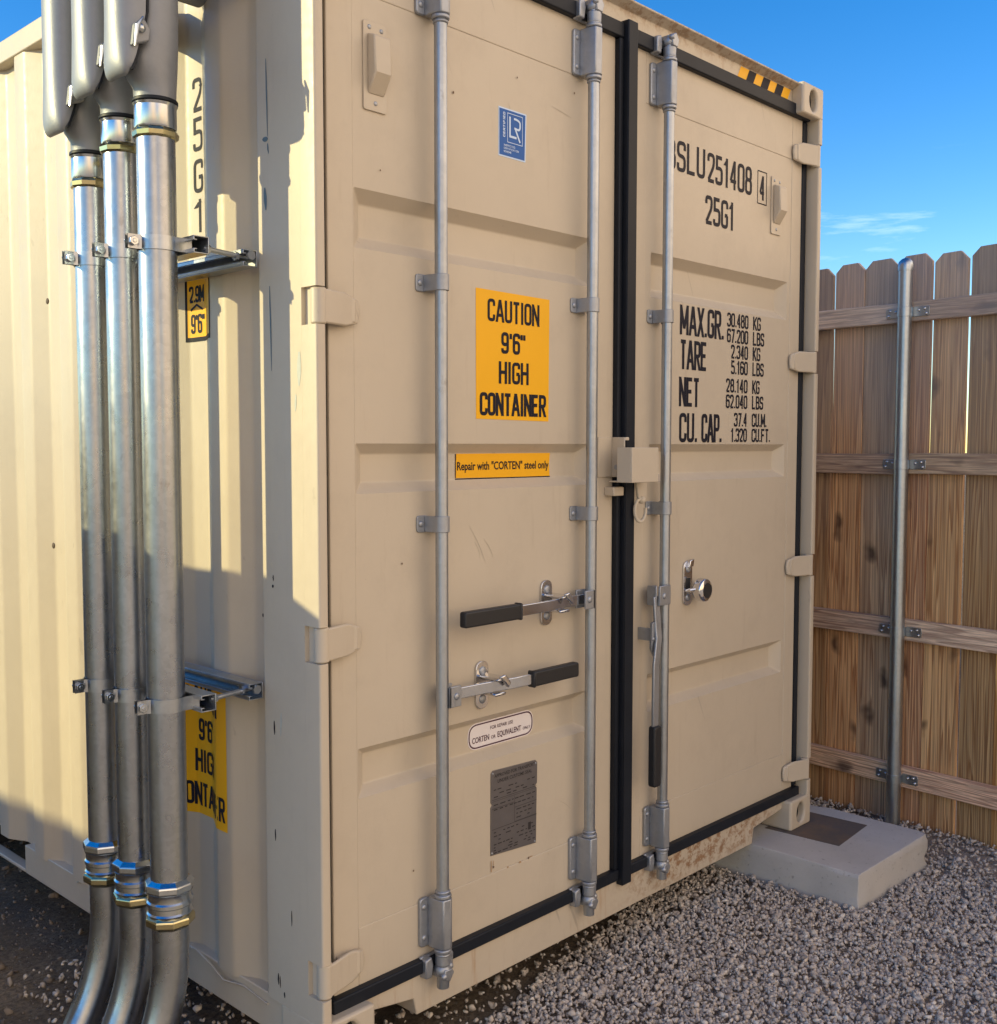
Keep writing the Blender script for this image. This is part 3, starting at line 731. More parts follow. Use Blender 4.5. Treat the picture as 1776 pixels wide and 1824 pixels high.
m = MB(); m.prism([(1.246, 1.4045), (1.300, 1.4045), (1.300, 1.352), (1.286, 1.338), (1.258, 1.345)], 'y', .002, .012)
hs = m.build('hasp', PAINT_DOOR, lb, .003)
pts = [(1.263+.0215*math.cos(t), .001-.005*math.cos(t), 1.313+.036*math.sin(t)) for t in np.linspace(R(70), R(372), 26)]
m = MB(); m.tube(pts, .0056, 10); m.sphere((1.272, .002, 1.346), .013, 1, 1, 1, 8); hr = m.build('ring', PAINT_DOOR, lb, 0)
m = MB(); pts = [(1.278, -.03+.012*math.cos(t), 1.462+.018*math.sin(t)) for t in np.linspace(0, 2*math.pi, 16)]
m.tube(pts, .003, 8); m.build('eye', PAINT, lb)

# stickers and lettering on the doors -------------------------------------------------
def onY(y0): return lambda u, v, l: (u, y0-l, v)
def sticker(name, pts, y, mat, parent, label=None):
    m = MB(); m.prism(pts, 'y', y-.0006, y+.0004); o = m.build(name, mat, parent, 0, 0)
    if label: o['label'] = label
    return o
yp = YD+.0018
st = sticker('caution_sticker', [(.573, 1.5925), (.874, 1.5895), (.877, 1.944), (.572, 1.948)], yp-.0004, YEL, box_, 'square yellow caution sticker on the door')
it = glyphs("CAUTION", .617, .832, 1.862, .062, .0088) + glyphs("9'6\"", .672, .772, 1.776, .060, .0096) + glyphs("HIGH", .662, .786, 1.692, .062, .0096) + glyphs("CONTAINER", .586, .862, 1.602, .064, .0102)
lettering('lettering', it, onY(yp-.0018), INK, st)
yg = YD+.033
st = sticker('repair_label', [(.522, 1.430), (.916, 1.427), (.913, 1.463), (.917, 1.497), (.527, 1.4965)], yg-.0006, ORG, box_, 'long yellow repair label in the door groove')
lettering('lettering', [bold_text('Repair with "CORTEN" steel only', .529, .910, 1.4515, .0235, .018)], onY(yg-.0020), INK, st)
m = MB()
for a, b, c, d in ((.522, .917, 1.4255, 1.4285), (.522, .525, 1.43, 1.496)): m.quad((a, yg-.0014, c), (b, yg-.0014, c), (b, yg-.0014, d), (a, yg-.0014, d))
m.build('border', INK, st, smooth=0)
st = sticker('certificate_sticker', [(.661, 2.3185), (.771, 2.3185), (.775, 2.452), (.661, 2.452)], yp-.0004, LBLUE, box_, 'small blue certification sticker high on the door')
m = MB(); m.prism([(.6640, 2.3225), (.7670, 2.3225), (.7705, 2.448), (.6640, 2.448)], 'y', yp-.0014, yp-.0011); m.build('blue_field', BLUE, st, 0, 0)
def vert_map(uc, y): return lambda u, v, l: (uc-v, y-l, u)
it = [strip(round_path([(.706, 2.432), (.706, 2.378), (.733, 2.378)], .001), .0062), strip(round_path([(.722, 2.429), (.735, 2.4285, 1), (.7475, 2.424, 1), (.7475, 2.400, 1), (.724, 2.4035)], .012), .0058), strip([Vector((.728, 2.4015)), Vector((.7475, 2.368))], .0058),
      strip([Vector(p) for p in ((.696, 2.440), (.757, 2.440), (.757, 2.361), (.696, 2.361))], .0018, True)]
for k, (a, b) in enumerate(((.681, .727), (.681, .742), (.681, .712))):
    it.append(glyphs(("INSPECTED", "CERTIFICATION", "SCHEME")[k], a, b, 2.348-k*.0085, .0055, .0010)[0]); it += glyphs(("INSPECTED", "CERTIFICATION", "SCHEME")[k], a, b, 2.348-k*.0085, .0055, .0010)[1:]
lettering('logo', it, onY(yp-.0020), LBLUE, st)
lettering('side_lettering', glyphs("CERTIFIED", 2.372, 2.440, -.6865, .0085, .0021), lambda u, v, l: (-v, yp-.0020-l, u), LBLUE, st)
st = sticker('repair_oval_label', rrect(.569, .844, .6585, .7345, .036, 8), yg-.0006, WHITE, box_, 'white oval repair label below the lower handle')
it = [strip([Vector(p) for p in rrect(.574, .839, .6635, .7295, .031, 8)], .0040, True), bold_text('FOR REPAIR USE', .660, .755, .7065, .0105, .004), bold_text('CORTEN', .586, .655, .678, .017, .012), bold_text('OR', .663, .682, .6785, .010, .006), bold_text('EQUIVALENT', .690, .790, .678, .017, .012), bold_text('ONLY', .798, .830, .679, .009, .004)]
lettering('lettering', it, onY(yg-.0020), plain('maroon_ink', (.07, .022, .045), .5), st)
# data plate
pl = [(.629, .354), (.636, .346), (.818, .335), (.824, .345), (.826, .585), (.820, .592), (.636, .5955), (.630, .588), (.630, .520), (.634, .516), (.630, .511), (.629, .49)]
pl = [(.629, .352), (.822, .339), (.825, .505), (.817, .513), (.826, .520), (.827, .582), (.819, .590), (.637, .597), (.630, .590), (.6295, .505), (.6355, .498), (.629, .491)]
st = MB().prism(pl, 'y', yp-.003, yp).build('data_plate', PLATE, box_, .0008, 0); st['label'] = 'dull metal data plate low on the door'
it = [bold_text('APPROVED FOR TRANSPORT', .643, .815, .575, .0105, .008), bold_text('UNDER CUSTOMS SEAL', .656, .802, .558, .0105, .008)]
def rule(u0, u1, v, t=.0012): it.append(strip([Vector((u0, v)), Vector((u1, v))], t))
rule(.633, .823, .512); rule(.633, .823, .507, .0008); rule(.722, .722+.0001, .45, .0001)
it.append(strip([Vector((.727, .505)), Vector((.727, .428))], .001)); rule(.633, .727, .486); rule(.727, .823, .470); rule(.727, .823, .428); rule(.633, .823, .426)
rr_ = random.Random(3)
for v in (.540, .528, .519, .496, .482, .462, .450, .438, .416, .405, .393, .381, .372, .364, .357):
    u = .640 if v not in (.462, .450, .438) else .735
    while u < .812:
        wd = rr_.uniform(.006, .022); u1 = min(u+wd, .816)
        if rr_.random() < .72: it.append(strip([Vector((u, v)), Vector((u1, v))], .0030))
        u = u1+rr_.uniform(.003, .010)
it.append(strip([Vector((.792, .41)), Vector((.792, .388))], .012))
lettering('engraving', it, onY(yp-.0036), PLATEINK, st)
m = MB()
for p in ((.637, .588), (.820, .580), (.634, .358), (.817, .345)): m.sphere((p[0], yp-.003, p[1]), .0035, 1, .5, 1, 6)
m.each('rivet', BRKT, st)
# rust runs under the plate
m = MB()
for u, a, b, w_ in ((.631, .305, .338, .0018), (.640, .322, .336, .0012), (.70, .297, .302, .003), (.752, .297, .302, .006), (.80, .302, .3045, .008)):
    m.quad((u-w_, yp-.0026, a), (u+w_, yp-.0026, a), (u+w_*.6, yp-.0026, b), (u-w_*.6, yp-.0026, b))
m.each('rust_run', plain('rust_stain', (.40, .25, .13), .8, 0, .4, 90), dL, smooth=0)
m = MB()
for u0, v0, u1, v1, w_ in ((.545, 1.300, .610, 1.190, .0010), (.600, 1.262, .640, 1.205, .0008), (.565, 1.255, .588, 1.205, .0007), (.70, 2.47, .715, 2.40, .0008), (.885, 2.50, .975, 2.485, .0012), (.93, .44, .985, .40, .0008)):
    n_ = 5; vs_ = []
    for k in range(n_+1):
        t = k/n_; ww = w_*math.sin(math.pi*(.08+.84*t)); d_ = Vector((v1-v0, u0-u1)).normalized(); bow = .006*math.sin(math.pi*t)
        u, v = u0+(u1-u0)*t+bow, v0+(v1-v0)*t
        vs_ += [(u-d_.x*ww, yp-.0007, v-d_.y*ww), (u+d_.x*ww, yp-.0007, v+d_.y*ww)]
    m.add(vs_, [(2*k, 2*k+1, 2*k+3, 2*k+2) for k in range(n_)])
m.each('scratch', plain('scratch_grey', (.455, .395, .31), .6, 0, .2, 90), dL, smooth=0)
m = MB()
for u, v, r_ in ((.487, 2.447, .004), (.735, 2.545, .003), (.300, 1.215, .003), (.335, .395, .003), (.64, .317, .004), (.79, .3015, .004), (.235, 2.20, .0025), (.985, 2.56, .0035)):
    m.add([(u+r_*math.cos(t)*.8, yp-.0026, v+r_*math.sin(t)) for t in np.linspace(0, 6.0, 7)], [tuple(range(7))])
m.each('paint_chip', plain('chip_brown', (.16, .10, .06), .8, 0, .3, 90), dL, smooth=0)
# right door lettering
it = glyphs("BSLU", 1.462, 1.690, 2.432, .101, .0130) + glyphs("251408", 1.704, 1.999, 2.428, .101, .0130)
it += glyphs("4", 2.053, 2.090, 2.424, .088, .0115) + [strip([Vector(p) for p in ((2.040, 2.410), (2.103, 2.410), (2.103, 2.527), (2.040, 2.527))], .004, True)]
it += glyphs("25G1", 1.694, 1.882, 2.284, .099, .0130)
lettering('lettering', it, onY(yp-.0008), INK, dR)
it = []; it2 = []; it3 = []
for tx, a, b, v in (("MAX.GR.", 1.548, 1.824, 1.894), ("TARE", 1.550, 1.716, 1.778), ("NET", 1.547, 1.672, 1.652), ("CU.", 1.550, 1.661, 1.530), ("CAP.", 1.686, 1.818, 1.530)):
    it += glyphs(tx, a, b, v, .100, .0135)
for tx, a, b, un, ub, v in (("30.480", 1.848, 2.001, "KG", 2.077, 1.944), ("67.200", 1.848, 2.001, "LBS", 2.103, 1.888), ("2.340", 1.876, 2.001, "KG", 2.077, 1.832), ("5.160", 1.878, 2.001, "LBS", 2.103, 1.776),
                     ("28.140", 1.846, 2.001, "KG", 2.075, 1.710), ("62.040", 1.846, 2.001, "LBS", 2.103, 1.653), ("37.4", 1.902, 2.001, "CU.M.", 2.130, 1.588), ("1.320", 1.882, 2.001, "CU.FT.", 2.158, 1.532)):
    it2 += glyphs(tx, a-.004, b-.012, v, .050, .0078); it3 += glyphs(un, 2.022, ub, v, .050, .0078)
lettering('lettering', it, onY(yp-.0008), INK, dR); lettering('lettering', it2, onY(yp-.0008), INK, dR); lettering('lettering', it3, onY(yp-.0008), INK, dR)
# side wall lettering and stickers follow the corrugation ------------------------------
def arc_table():
    s = [0.]
    for (a, b), (c, d) in zip(RP, RP[1:]): s.append(s[-1]+math.hypot(c-a, d-b))
    return s
ARC = arc_table()
def at_arc(s):
    i = max(0, min(len(ARC)-2, int(np.searchsorted(ARC, s))-1)); t = (s-ARC[i])/(ARC[i+1]-ARC[i])
    (a, b), (c, d) = RP[i], RP[i+1]; x, y = a+(c-a)*t, b+(d-b)*t
    n = Vector((-(d-b), c-a)).normalized()
    if n.x > 0: n = -n
    return x, y, n
def arc_of_y(y):
    for i in range(len(RP)-1):
        if RP[i][1] <= y <= RP[i+1][1]: return ARC[i]+(y-RP[i][1])/(RP[i+1][1]-RP[i][1])*(ARC[i+1]-ARC[i])
def onwall(u, v, l, base=.0012):
    x, y, n = at_arc(-u); return (x+n.x*(base+l), y+n.y*(base+l), v)
def wall_sticker(name, s0, s1, z0, z1, mat, lift, label=None):
    ss = [s0]+[a for a in ARC if s0 < a < s1]+[s1]; vs = []; n = len(ss)
    for z in (z0, z1): vs += [onwall(-s, z, 0, lift) for s in ss]
    me = bpy.data.meshes.new(name); me.from_pydata(vs, [], [(i+1, i, n+i, n+i+1) for i in range(n-1)]); me.update()
    o = link(name, me, mat, box_, 0, 60)
    if label: o['label'] = label
    return o
sG = arc_of_y(.567)
it = []
for c, v in zip("25G1", (2.408, 2.305, 2.195, 2.090)): it += glyphs(c, -sG-.026, -sG+.022, v, .088, .0105)
lettering('lettering', it, onwall, INK, wl)
s0, s1 = arc_of_y(.538)-.03, arc_of_y(.615)+.022
m1 = wall_sticker('height_sticker', s0-.05, s1, 1.800, 1.978, INK, .0008, 'yellow and black height sticker on the side wall')
y1 = wall_sticker('yellow_field', s0-.045, s1-.008, 1.812, 1.966, YEL, .0014); y1.parent = None; adopt(y1, m1)
it = glyphs("2.9M", -s1+.014, -s1+.090, 1.905, .045, .0075) + glyphs("9'6\"", -s1+.020, -s1+.092, 1.822, .052, .0080)
it += [strip([Vector((-s1+.02, 1.885)), Vector((-s1+.05, 1.899)), Vector((-s1+.08, 1.885))], .006)]
lettering('lettering', it, lambda u, v, l: onwall(u, v, l, .0020), INK, m1)
s0, s1 = arc_of_y(.418), arc_of_y(.418)+.300
c2 = wall_sticker('caution_sticker', s0, s1, .490, .872, YEL, .0008, 'yellow caution sticker on the side wall behind the conduits')
it = glyphs("CAUTION", -s1+.040, -s0-.045, .790, .062, .0095) + glyphs("9'6\"", -s1+.098, -s0-.108, .700, .062, .0100) + glyphs("HIGH", -s1+.082, -s0-.092, .610, .064, .0100) + glyphs("CONTAINER", -s1+.015, -s0-.010, .514, .066, .0100)
lettering('lettering', it, lambda u, v, l: onwall(u, v, l, .0016), INK, c2)
# scrapes on the near post, small rust holes in the side wall
def sliver(m, y, z0, z1, w_, x=-.0006, lean=0.):
    n = 5; vs = []
    for i in range(n+1):
        t = i/n; hw = w_*(.25+.75*math.sin(math.pi*min(1, t*.9+.08)))
        z = z1+(z0-z1)*t; yy = y+lean*t+rnd.uniform(-.0006, .0006); vs += [(x, yy-hw, z), (x, yy+hw, z)]
    m.add(vs, [(2*i, 2*i+1, 2*i+3, 2*i+2) for i in range(n)])
m = MB()
for y, a, b, w_ in ((.192, 2.262, 2.445, .0028), (.203, 2.088, 2.142, .0065), (.187, 1.70, 1.905, .0030), (.200, 2.250, 2.262, .012), (.189, 2.22, 2.245, .003)): sliver(m, y, a, b, w_, lean=-.004)
m.each('paint_scrape', SCRAPE, box_, smooth=0)
m = MB()
for y, a, b, w_ in ((.070, 1.66, 1.74, .008), (.085, 1.60, 1.64, .004), (.16, .80, .86, .003)): sliver(m, y, a, b, w_, lean=.003)
m.each('faint_scrape', SCRAPEP, box_, smooth=0)
m = MB()
for y, a, b, w_ in ((.187, 1.185, 1.200, .0025), (.189, 1.168, 1.176, .004), (.233, 1.09, 1.10, .003), (.190, .80, .835, .003), (.191, .53, .56, .0025), (.126, .33, .37, .002), (.186, .16, .19, .0028), (.178, .155, .185, .0022), (.160, .135, .150, .003)): sliver(m, y, a, b, w_)
for y, z in ((1.411, 1.982), (1.409, 1.192)): pass
m.each('chip_mark', INK, box_, smooth=0)
m = MB()
for y, z in ((1.432, 1.982), (1.432, 1.192)): m.sphere((.005, y, z), .010, .35, 1, 1, 6)
m.each('wall_bolt', plain('rusty_bolt', (.09, .06, .04), .7), wl)

# disc padlock
m = MB(); kc = Vector((1.632, .004, 1.022))
m.tube([kc+Vector((0, -.020, 0)), kc+Vector((0, -.014, 0)), kc+Vector((0, .014, 0)), kc+Vector((0, .020, 0))], [.030, .040, .040, .030], 28)
pk = m.build('disc_padlock', CHROME, None, .003); tag(pk, 'round chrome disc padlock hanging at the bare retaining plate of the right door', 'padlock')
m = MB(); m.cyl(kc+Vector((0, -.0215, 0)), kc+Vector((0, -.019, 0)), .026, 24); m.build('face', GRIP, pk)
m = MB(); m.tube([kc+Vector((-.030, 0, .006)), kc+Vector((-.044, .018, .002)), kc+Vector((-.040, .036, -.004))], .007, 10); m.build('shackle', CHROME, pk)

# ================================================================ CONDUITS
CX, PR = -.22, .0445
YC = [.648, .486, .322]
LBS = ['farthest of three zinc conduits, left of the other two, rising up the container side',
       'middle of three zinc conduits rising up the container side',
       'nearest of three zinc conduits, beside the side wall stickers of the container']
ZU = [2.255, 2.312, 2.318]
def conduit(i):
    yc = YC[i]; zg = ZU[i]
    root = thing('electrical_conduit', LBS[i], 'conduit', (CX-.3, yc, GZ), 'conduits rising up the container side')
    m = MB(); m.cyl((CX, yc, .40), (CX, yc, zg-.03), PR, 48); m.build('pipe', EMT, root)
    # sweep into the ground
    Rb = .56; z0 = .29
    path = [(CX, yc, .42), (CX, yc, .35), (CX, yc, z0)] + [(CX-Rb*(1-math.cos(t)), yc, z0-Rb*math.sin(t)) for t in np.linspace(R(4), R(56), 18)]
    m = MB(); m.tube(path, PR, 48); m.build('elbow', EMT, root)
    # compression coupling between pipe and elbow
    zc = .422-.008*i
    prof = [(-.030, .052), (-.022, .0555), (-.018, .052), (-.006, .052), (-.002, .0555), (.006, .0555), (.010, .052), (.022, .052), (.030, .0555)]
    m = MB(); m.tube([(CX, yc, zc+a) for a, _ in prof], [b for _, b in prof], 48)
    cp = m.build('coupling', FIT, root, 0, 25)
    for s in (-1, 1):
        m = MB(); m.tube([(CX, yc, zc+s*.028), (CX, yc, zc+s*.034), (CX, yc, zc+s*.050), (CX, yc, zc+s*.060)], [.0535, .0600, .0600, .0470], 9, phase=.3*s+i)
        m.build('gland_nut', YZINC if s < 0 else FIT, cp, .0025, 20)
    # connector below the conduit body
    m = MB(); m.tube([(CX, yc, zg-.062), (CX, yc, zg-.058), (CX, yc, zg-.012), (CX, yc, zg-.006)], [.047, .0485, .0485, .0515], 48)
    cn = m.build('connector', FIT, root, 0, 25)
    m = MB(); m.tube([(CX, yc, zg-.086), (CX, yc, zg-.081), (CX, yc, zg-.071), (CX, yc, zg-.062)], [.0465, .0520, .0535, .0480], 10, phase=.5+i)
    m.build('gland_nut', YZINC, cn, .0025, 20)
    m = MB(); m.cyl((CX, yc, zg-.004), (CX, yc, zg+.005), .0525, 40); m.build('sealing_ring', RUBBER, cn, .002)
    # conduit body: hub, back half, domed cover with wing screw
    zt = zg+.46; n = 26
    m = MB(); rings = []
    def sect(xi, xo, hw, z, k=2.6):
        cx, rx = (xi+xo)/2, (xi-xo)/2; pts = []
        for q in range(n):
            t = 2*math.pi*q/n; c, s_ = math.cos(t), math.sin(t)
            pts.append((cx+rx*math.copysign(abs(c)**(2/k), c), yc+hw*math.copysign(abs(s_)**(2/k), s_), z))
        return pts
    SEC = [(CX+.048, CX-.048, .048, zg+.005, 2), (CX+.049, CX-.049, .049, zg+.030, 2), (CX+.050, CX-.064, .0515, zg+.050, 2.1), (CX+.050, CX-.072, .054, zg+.085, 2.4), (CX+.050, CX-.060, .055, zg+.130, 2.6), (CX+.050, CX-.053, .055, zg+.190, 2.8), (CX+.050, CX-.051, .055, zt-.02, 2.8), (CX+.036, CX-.047, .046, zt, 2.6)]
    for sx_ in SEC: rings.append(sect(*sx_[:4], sx_[4]))
    m.v = [p for r_ in rings for p in r_]
    for a in range(len(rings)-1):
        for q in range(n): m.f.append((a*n+q, a*n+(q+1) % n, (a+1)*n+(q+1) % n, (a+1)*n+q))
    m.f += [tuple(range(n-1, -1, -1)), tuple(range((len(rings)-1)*n, len(rings)*n))]
    cb = m.build('conduit_body', CASTALU, root, 0, 40)
    m = MB(); m.cyl((CX+.04, yc, zt-.075), (.006, yc, zt-.075), .050, 32); m.build('back_hub', CASTALU, cb)
    # cover: a long dome; its flange line runs up the body and bends outward at the foot
    def flange_x(z):
        t = (z-(zg+.045))/.14
        return CX-.088+.040*min(1, max(0, t))**.8
    zs = [zg+.036+d for d in (0, .004, .010, .018, .028, .042, .058, .078, .105, .14, .19, .26, .34, .40)] + [zt-.03, zt-.012, zt-.004]
    m = MB(); nn = 17; rows = []
    for z in zs:
        e = max(0, 1-((zg+.085-z)/.050)**2.4)**.42 if z < zg+.085 else 1.
        if z > zt-.05: e *= math.sqrt(max(.02, 1-((z-zt+.05)/.052)**2))
        fx_ = flange_x(z); ox = CX-.112
        hw = .056*(.50+.50*e)
        row = []
        for q in range(nn):
            t = math.pi*q/(nn-1) - math.pi/2
            c = max(0, math.cos(t))**.72; s_ = math.copysign(abs(math.sin(t))**.85, math.sin(t))
            row.append((fx_-(fx_-ox)*c*(.12+.88*e), yc+hw*s_, z))
        rows.append(row)
    m.v = [p for r_ in rows for p in r_]
    for a in range(len(rows)-1):
        for q in range(nn-1): m.f.append((a*nn+q, a*nn+q+1, (a+1)*nn+q+1, (a+1)*nn+q))
        m.f.append((a*nn+nn-1, a*nn, (a+1)*nn, (a+1)*nn+nn-1))
    m.f += [tuple(range(nn-1, -1, -1)), tuple(range((len(rows)-1)*nn, len(rows)*nn))]
    m.build('cover', CASTALU, cb, 0, 50)
    m = MB(); pts = [(flange_x(z)+.003, yc-.0560, z) for z in np.linspace(zg+.045, zt-.02, 24)]
    for a, b in zip(pts, pts[1:]): m.add([(a[0]-.0028, a[1]-.0012, a[2]), (a[0]+.0028, a[1]-.0012, a[2]), (b[0]+.0028, b[1]-.0012, b[2]), (b[0]-.0028, b[1]-.0012, b[2]), (a[0]-.0028, a[1]+.01, a[2]), (a[0]+.0028, a[1]+.01, a[2]), (b[0]+.0028, b[1]+.01, b[2]), (b[0]-.0028, b[1]+.01, b[2])], [(0, 1, 2, 3), (0, 3, 7, 4), (1, 5, 6, 2)])
    m.build('gasket', RUBBER, cb, smooth=0)
    # lug and wing screw on the cover flange
    zl = zg+.125; xl = flange_x(zl)
    m = MB(); m.prism([(xl-.026, zl-.030), (xl+.016, zl-.012), (xl+.020, zl+.016), (xl+.002, zl+.036), (xl-.020, zl+.020)], 'y', yc-.067, yc-.048)
    m.build('lug', CASTALU, cb, .004)
    m = MB(); m.sphere((xl-.007, yc-.070, zl+.010), .0105, 1, .8, 1, 8); m.tube([(xl-.004, yc-.074, zl+.034), (xl-.018, yc-.076, zl+.012), (xl-.024, yc-.073, zl-.034)], [.003, .006, .0025], 8)
    m.build('wing_screw', FIT, cb)
    # straps
    for zs_, lab in ((1.991, 'upper'), (.897, 'lower')):
        m = MB(); hh = .0165; t = .0022
        for s in (-1, 1):
            P = [(CX-PR-.034, yc+s*.0045), (CX-PR-.010, yc+s*.0045), (CX-PR-.001, yc+s*.010)]
            r_ = PR+.0016
            for th in np.linspace(R(166), R(62), 16): P.append((CX+r_*math.cos(th), yc+s*r_*math.sin(th)))
            P += [(CX+PR+.002, yc+s*.040), (CX+PR+.020, yc+s*.040), (CX+PR+.026, yc+s*.030)]
            nP = len(P); o = len(m.v)
            off = []
            for k in range(nP):
                a = Vector(P[max(0, k-1)]); b = Vector(P[min(nP-1, k+1)]); d = (b-a).normalized(); nrm = Vector((-d.y, d.x))*(s)
                off.append((P[k][0]+nrm.x*t, P[k][1]+nrm.y*t))
            for z in (zs_-hh, zs_+hh):
                m.v += [(p[0], p[1], z) for p in P] + [(p[0], p[1], z) for p in off]
            for k in range(nP-1):
                A = [o+k, o+k+1, o+nP+k+1, o+nP+k]; B = [x+2*nP for x in A]
                m.f += [tuple(A), tuple(B[::-1]), (A[3], A[2], B[2], B[3]), (A[1], A[0], B[0], B[1])]
        stp = m.build('pipe_strap', STRUT, root, 0, 30)
        m = MB(); xb = CX-PR-.022
        m.cyl((xb, yc-.018, zs_), (xb, yc+.016, zs_), .005, 12); m.tube([(xb, yc-.0165, zs_), (xb, yc-.0065, zs_)], .0115, 6, phase=.3); m.tube([(xb, yc+.0065, zs_), (xb, yc+.0140, zs_)], .0115, 6)
        m.build('bolt', FIT, stp, .001)
for i in range(3): conduit(i)

def strut(x0, x1, y0, y1, z, name, label, slots=False, hh=.0205):
    t = .0026; m = MB()
    # channel opening towards -x
    m.box(x1-t, x1, y0, y1, z-hh, z+hh)
    m.box(x0, x1-t, y0, y1, z+hh-t, z+hh); m.box(x0, x1-t, y0, y1, z-hh, z-hh+t)
    m.box(x0, x0+t, y0, y1, z+hh-t-.0085, z+hh-t); m.box(x0, x0+t, y0, y1, z-hh+t, z-hh+t+.0085)
    m.box(x0+t, x0+.009, y0, y1, z+hh-t-.0085, z+hh-t-.006); m.box(x0+t, x0+.009, y0, y1, z-hh+t+.006, z-hh+t+.0085)
    o = m.build(name, STRUT, None, .0008)
    return tag(o, label, 'strut channel')
for z, nm in ((1.991, 'upper'), (.897, 'lower')):
    dz = -.012 if nm == 'upper' else .012
    ws = strut(-.0415, -.0006, .237, .93, z+dz-.004, 'wall_strut', f'{nm} zinc strut channel bolted flat against the container side wall')
    ps = strut(CX+PR+.004, CX+PR+.045, .243, .80, z, 'pipe_strut', f'{nm} zinc strut channel carrying the three conduits away from the wall')
    for yy in (.262, .78):
        m = MB()
        m.cyl((CX+PR+.04, yy, z+dz*.3), (-.012, yy, z+dz), .0062, 12)
        m.tube([(-.0415-.008, yy, z+dz), (-.0415, yy, z+dz)], .011, 6); m.tube([(-.139+.008, yy, z+dz*.35), (-.127+.008, yy, z+dz*.4)], .011, 6)
        m.build('threaded_rod', STRUT, ps)
    m = MB(); m.tube([(-.022, .2365, z+dz+.002), (-.022, .229, z+dz+.002)], .012, 6); m.build('end_bolt', STRUT, ws)

# ================================================================ CONCRETE PADS
def pad(cx, cy, hx, hy, label, rot=0.):
    root = thing('concrete_pad', label, 'concrete pad', (cx, cy, GZ))
    h = -.0015
    bm = bmesh.new(); bmesh.ops.create_cube(bm, size=1.)
    for v in bm.verts: v.co = Vector((v.co.x*2*hx, v.co.y*2*hy, (v.co.z-.5)*.24+h))
    bmesh.ops.subdivide_edges(bm, edges=bm.edges, cuts=14, use_grid_fill=True)
    rr = random.Random(int(cx*100))
    from mathutils import noise
    for v in bm.verts:
        p = v.co.copy(); d = noise.noise_vector(p*9)*.004 + noise.noise_vector(p*30)*.0015
        ex = (abs(abs(p.x)-hx) < 1e-4)+(abs(abs(p.y)-hy) < 1e-4)+(abs(p.z-h) < 1e-4)
        if ex >= 2:
            c = noise.noise(p*16); q = .003+max(0, c-.15)*.022
            if abs(abs(p.x)-hx) < 1e-4: v.co.x -= math.copysign(q, p.x)
            if abs(abs(p.y)-hy) < 1e-4: v.co.y -= math.copysign(q, p.y)
            if abs(p.z-h) < 1e-4: v.co.z -= q*.55
        elif abs(p.z-h) < 1e-4: d *= .2; v.co.z += min(0, d.z)
        else: v.co += Vector((d.x, d.y, 0))
    for v in bm.verts: v.co = Matrix.Rotation(rot, 3, 'Z') @ v.co + Vector((cx, cy, 0))
    me = bpy.data.meshes.new('block'); bm.to_mesh(me); bm.free()
    link('block', me, CONC, root, .0025, 32)
    return root
pr = pad(2.360, -.060, .298, .330, 'pale concrete pad beside the fence under the right door corner', R(-.8))
m = MB(); m.prism([(2.27, -.205), (2.562, -.182), (2.545, .10), (2.25, .10)], 'z', -.0035, -.0004); m.build('steel_plate', RPLATE, pr, .001)
# (the pads under the other corners are out of the picture)

# ================================================================ FENCE
AF = R(5.0); fn = Vector((math.cos(AF), -math.sin(AF), 0)); fd = Vector((math.sin(AF), math.cos(AF), 0))
fence = thing('wooden_fence', 'weathered brown dog-eared board fence behind the container with galvanised posts', 'fence', tuple(fn*3.1+fd*.2+Vector((0, 0, GZ))))
def fpt(c, s, z): return fn*c+fd*s+Vector((0, 0, z))
def fprism(mb, outline, c0, c1):
    n = len(outline); vs = [fpt(c0, s, z) for s, z in outline]+[fpt(c1, s, z) for s, z in outline]
    mb.add(vs, [tuple(range(n-1, -1, -1)), tuple(range(n, 2*n))]+[(i, (i+1) % n, n+(i+1) % n, n+i) for i in range(n)])
fr = random.Random(11)
GAPS = {3: .005, 1: .004, 6: .005, 0: .006}
k0 = -12
for k in range(k0, 18):
    a = -.059+.1565*k + fr.uniform(.0004, .0012); b = -.059+.1565*(k+1) - ({-1: .0145, 3: .0135, 0: .0115}.get(k, fr.uniform(.0004, .0025)))
    zt = 2.332+fr.uniform(-.006, .006); zb = GZ-.01+fr.uniform(-.01, .015); e = .034
    t0 = fr.uniform(-.003, .003)
    m = MB(); fprism(m, [(a, zb), (b+({-1: .004, 3: .012, 0: .010}.get(k, 0)), zb), (b+t0*.3, zt-e), (b-e, zt), (a+e, zt+.002), (a, zt-e)], 3.098+fr.uniform(-.003, .003), 3.116)
    m.build('picket', WOOD, fence, .0015, 0)
SP = [.180, 2.62]
RZ = [(2.050, 2.134), (1.397, 1.486), (.672, .762), (.022, .114)]
for z0, z1 in RZ:
    dz = fr.uniform(-.008, .004)
    for a, b, q in ((-1.90, .1785, 0), (.1815, 2.65, dz)):
        m = MB(); n = 8
        ss = np.linspace(a, b, n+1); up_ = [(s, z1+q+fr.uniform(-.002, .002)) for s in ss]; lo_ = [(s, z0+q+fr.uniform(-.002, .002)) for s in ss[::-1]]
        fprism(m, up_+lo_, 3.056, 3.094); m.build('rail', WOOD_R, fence, .003, 0)
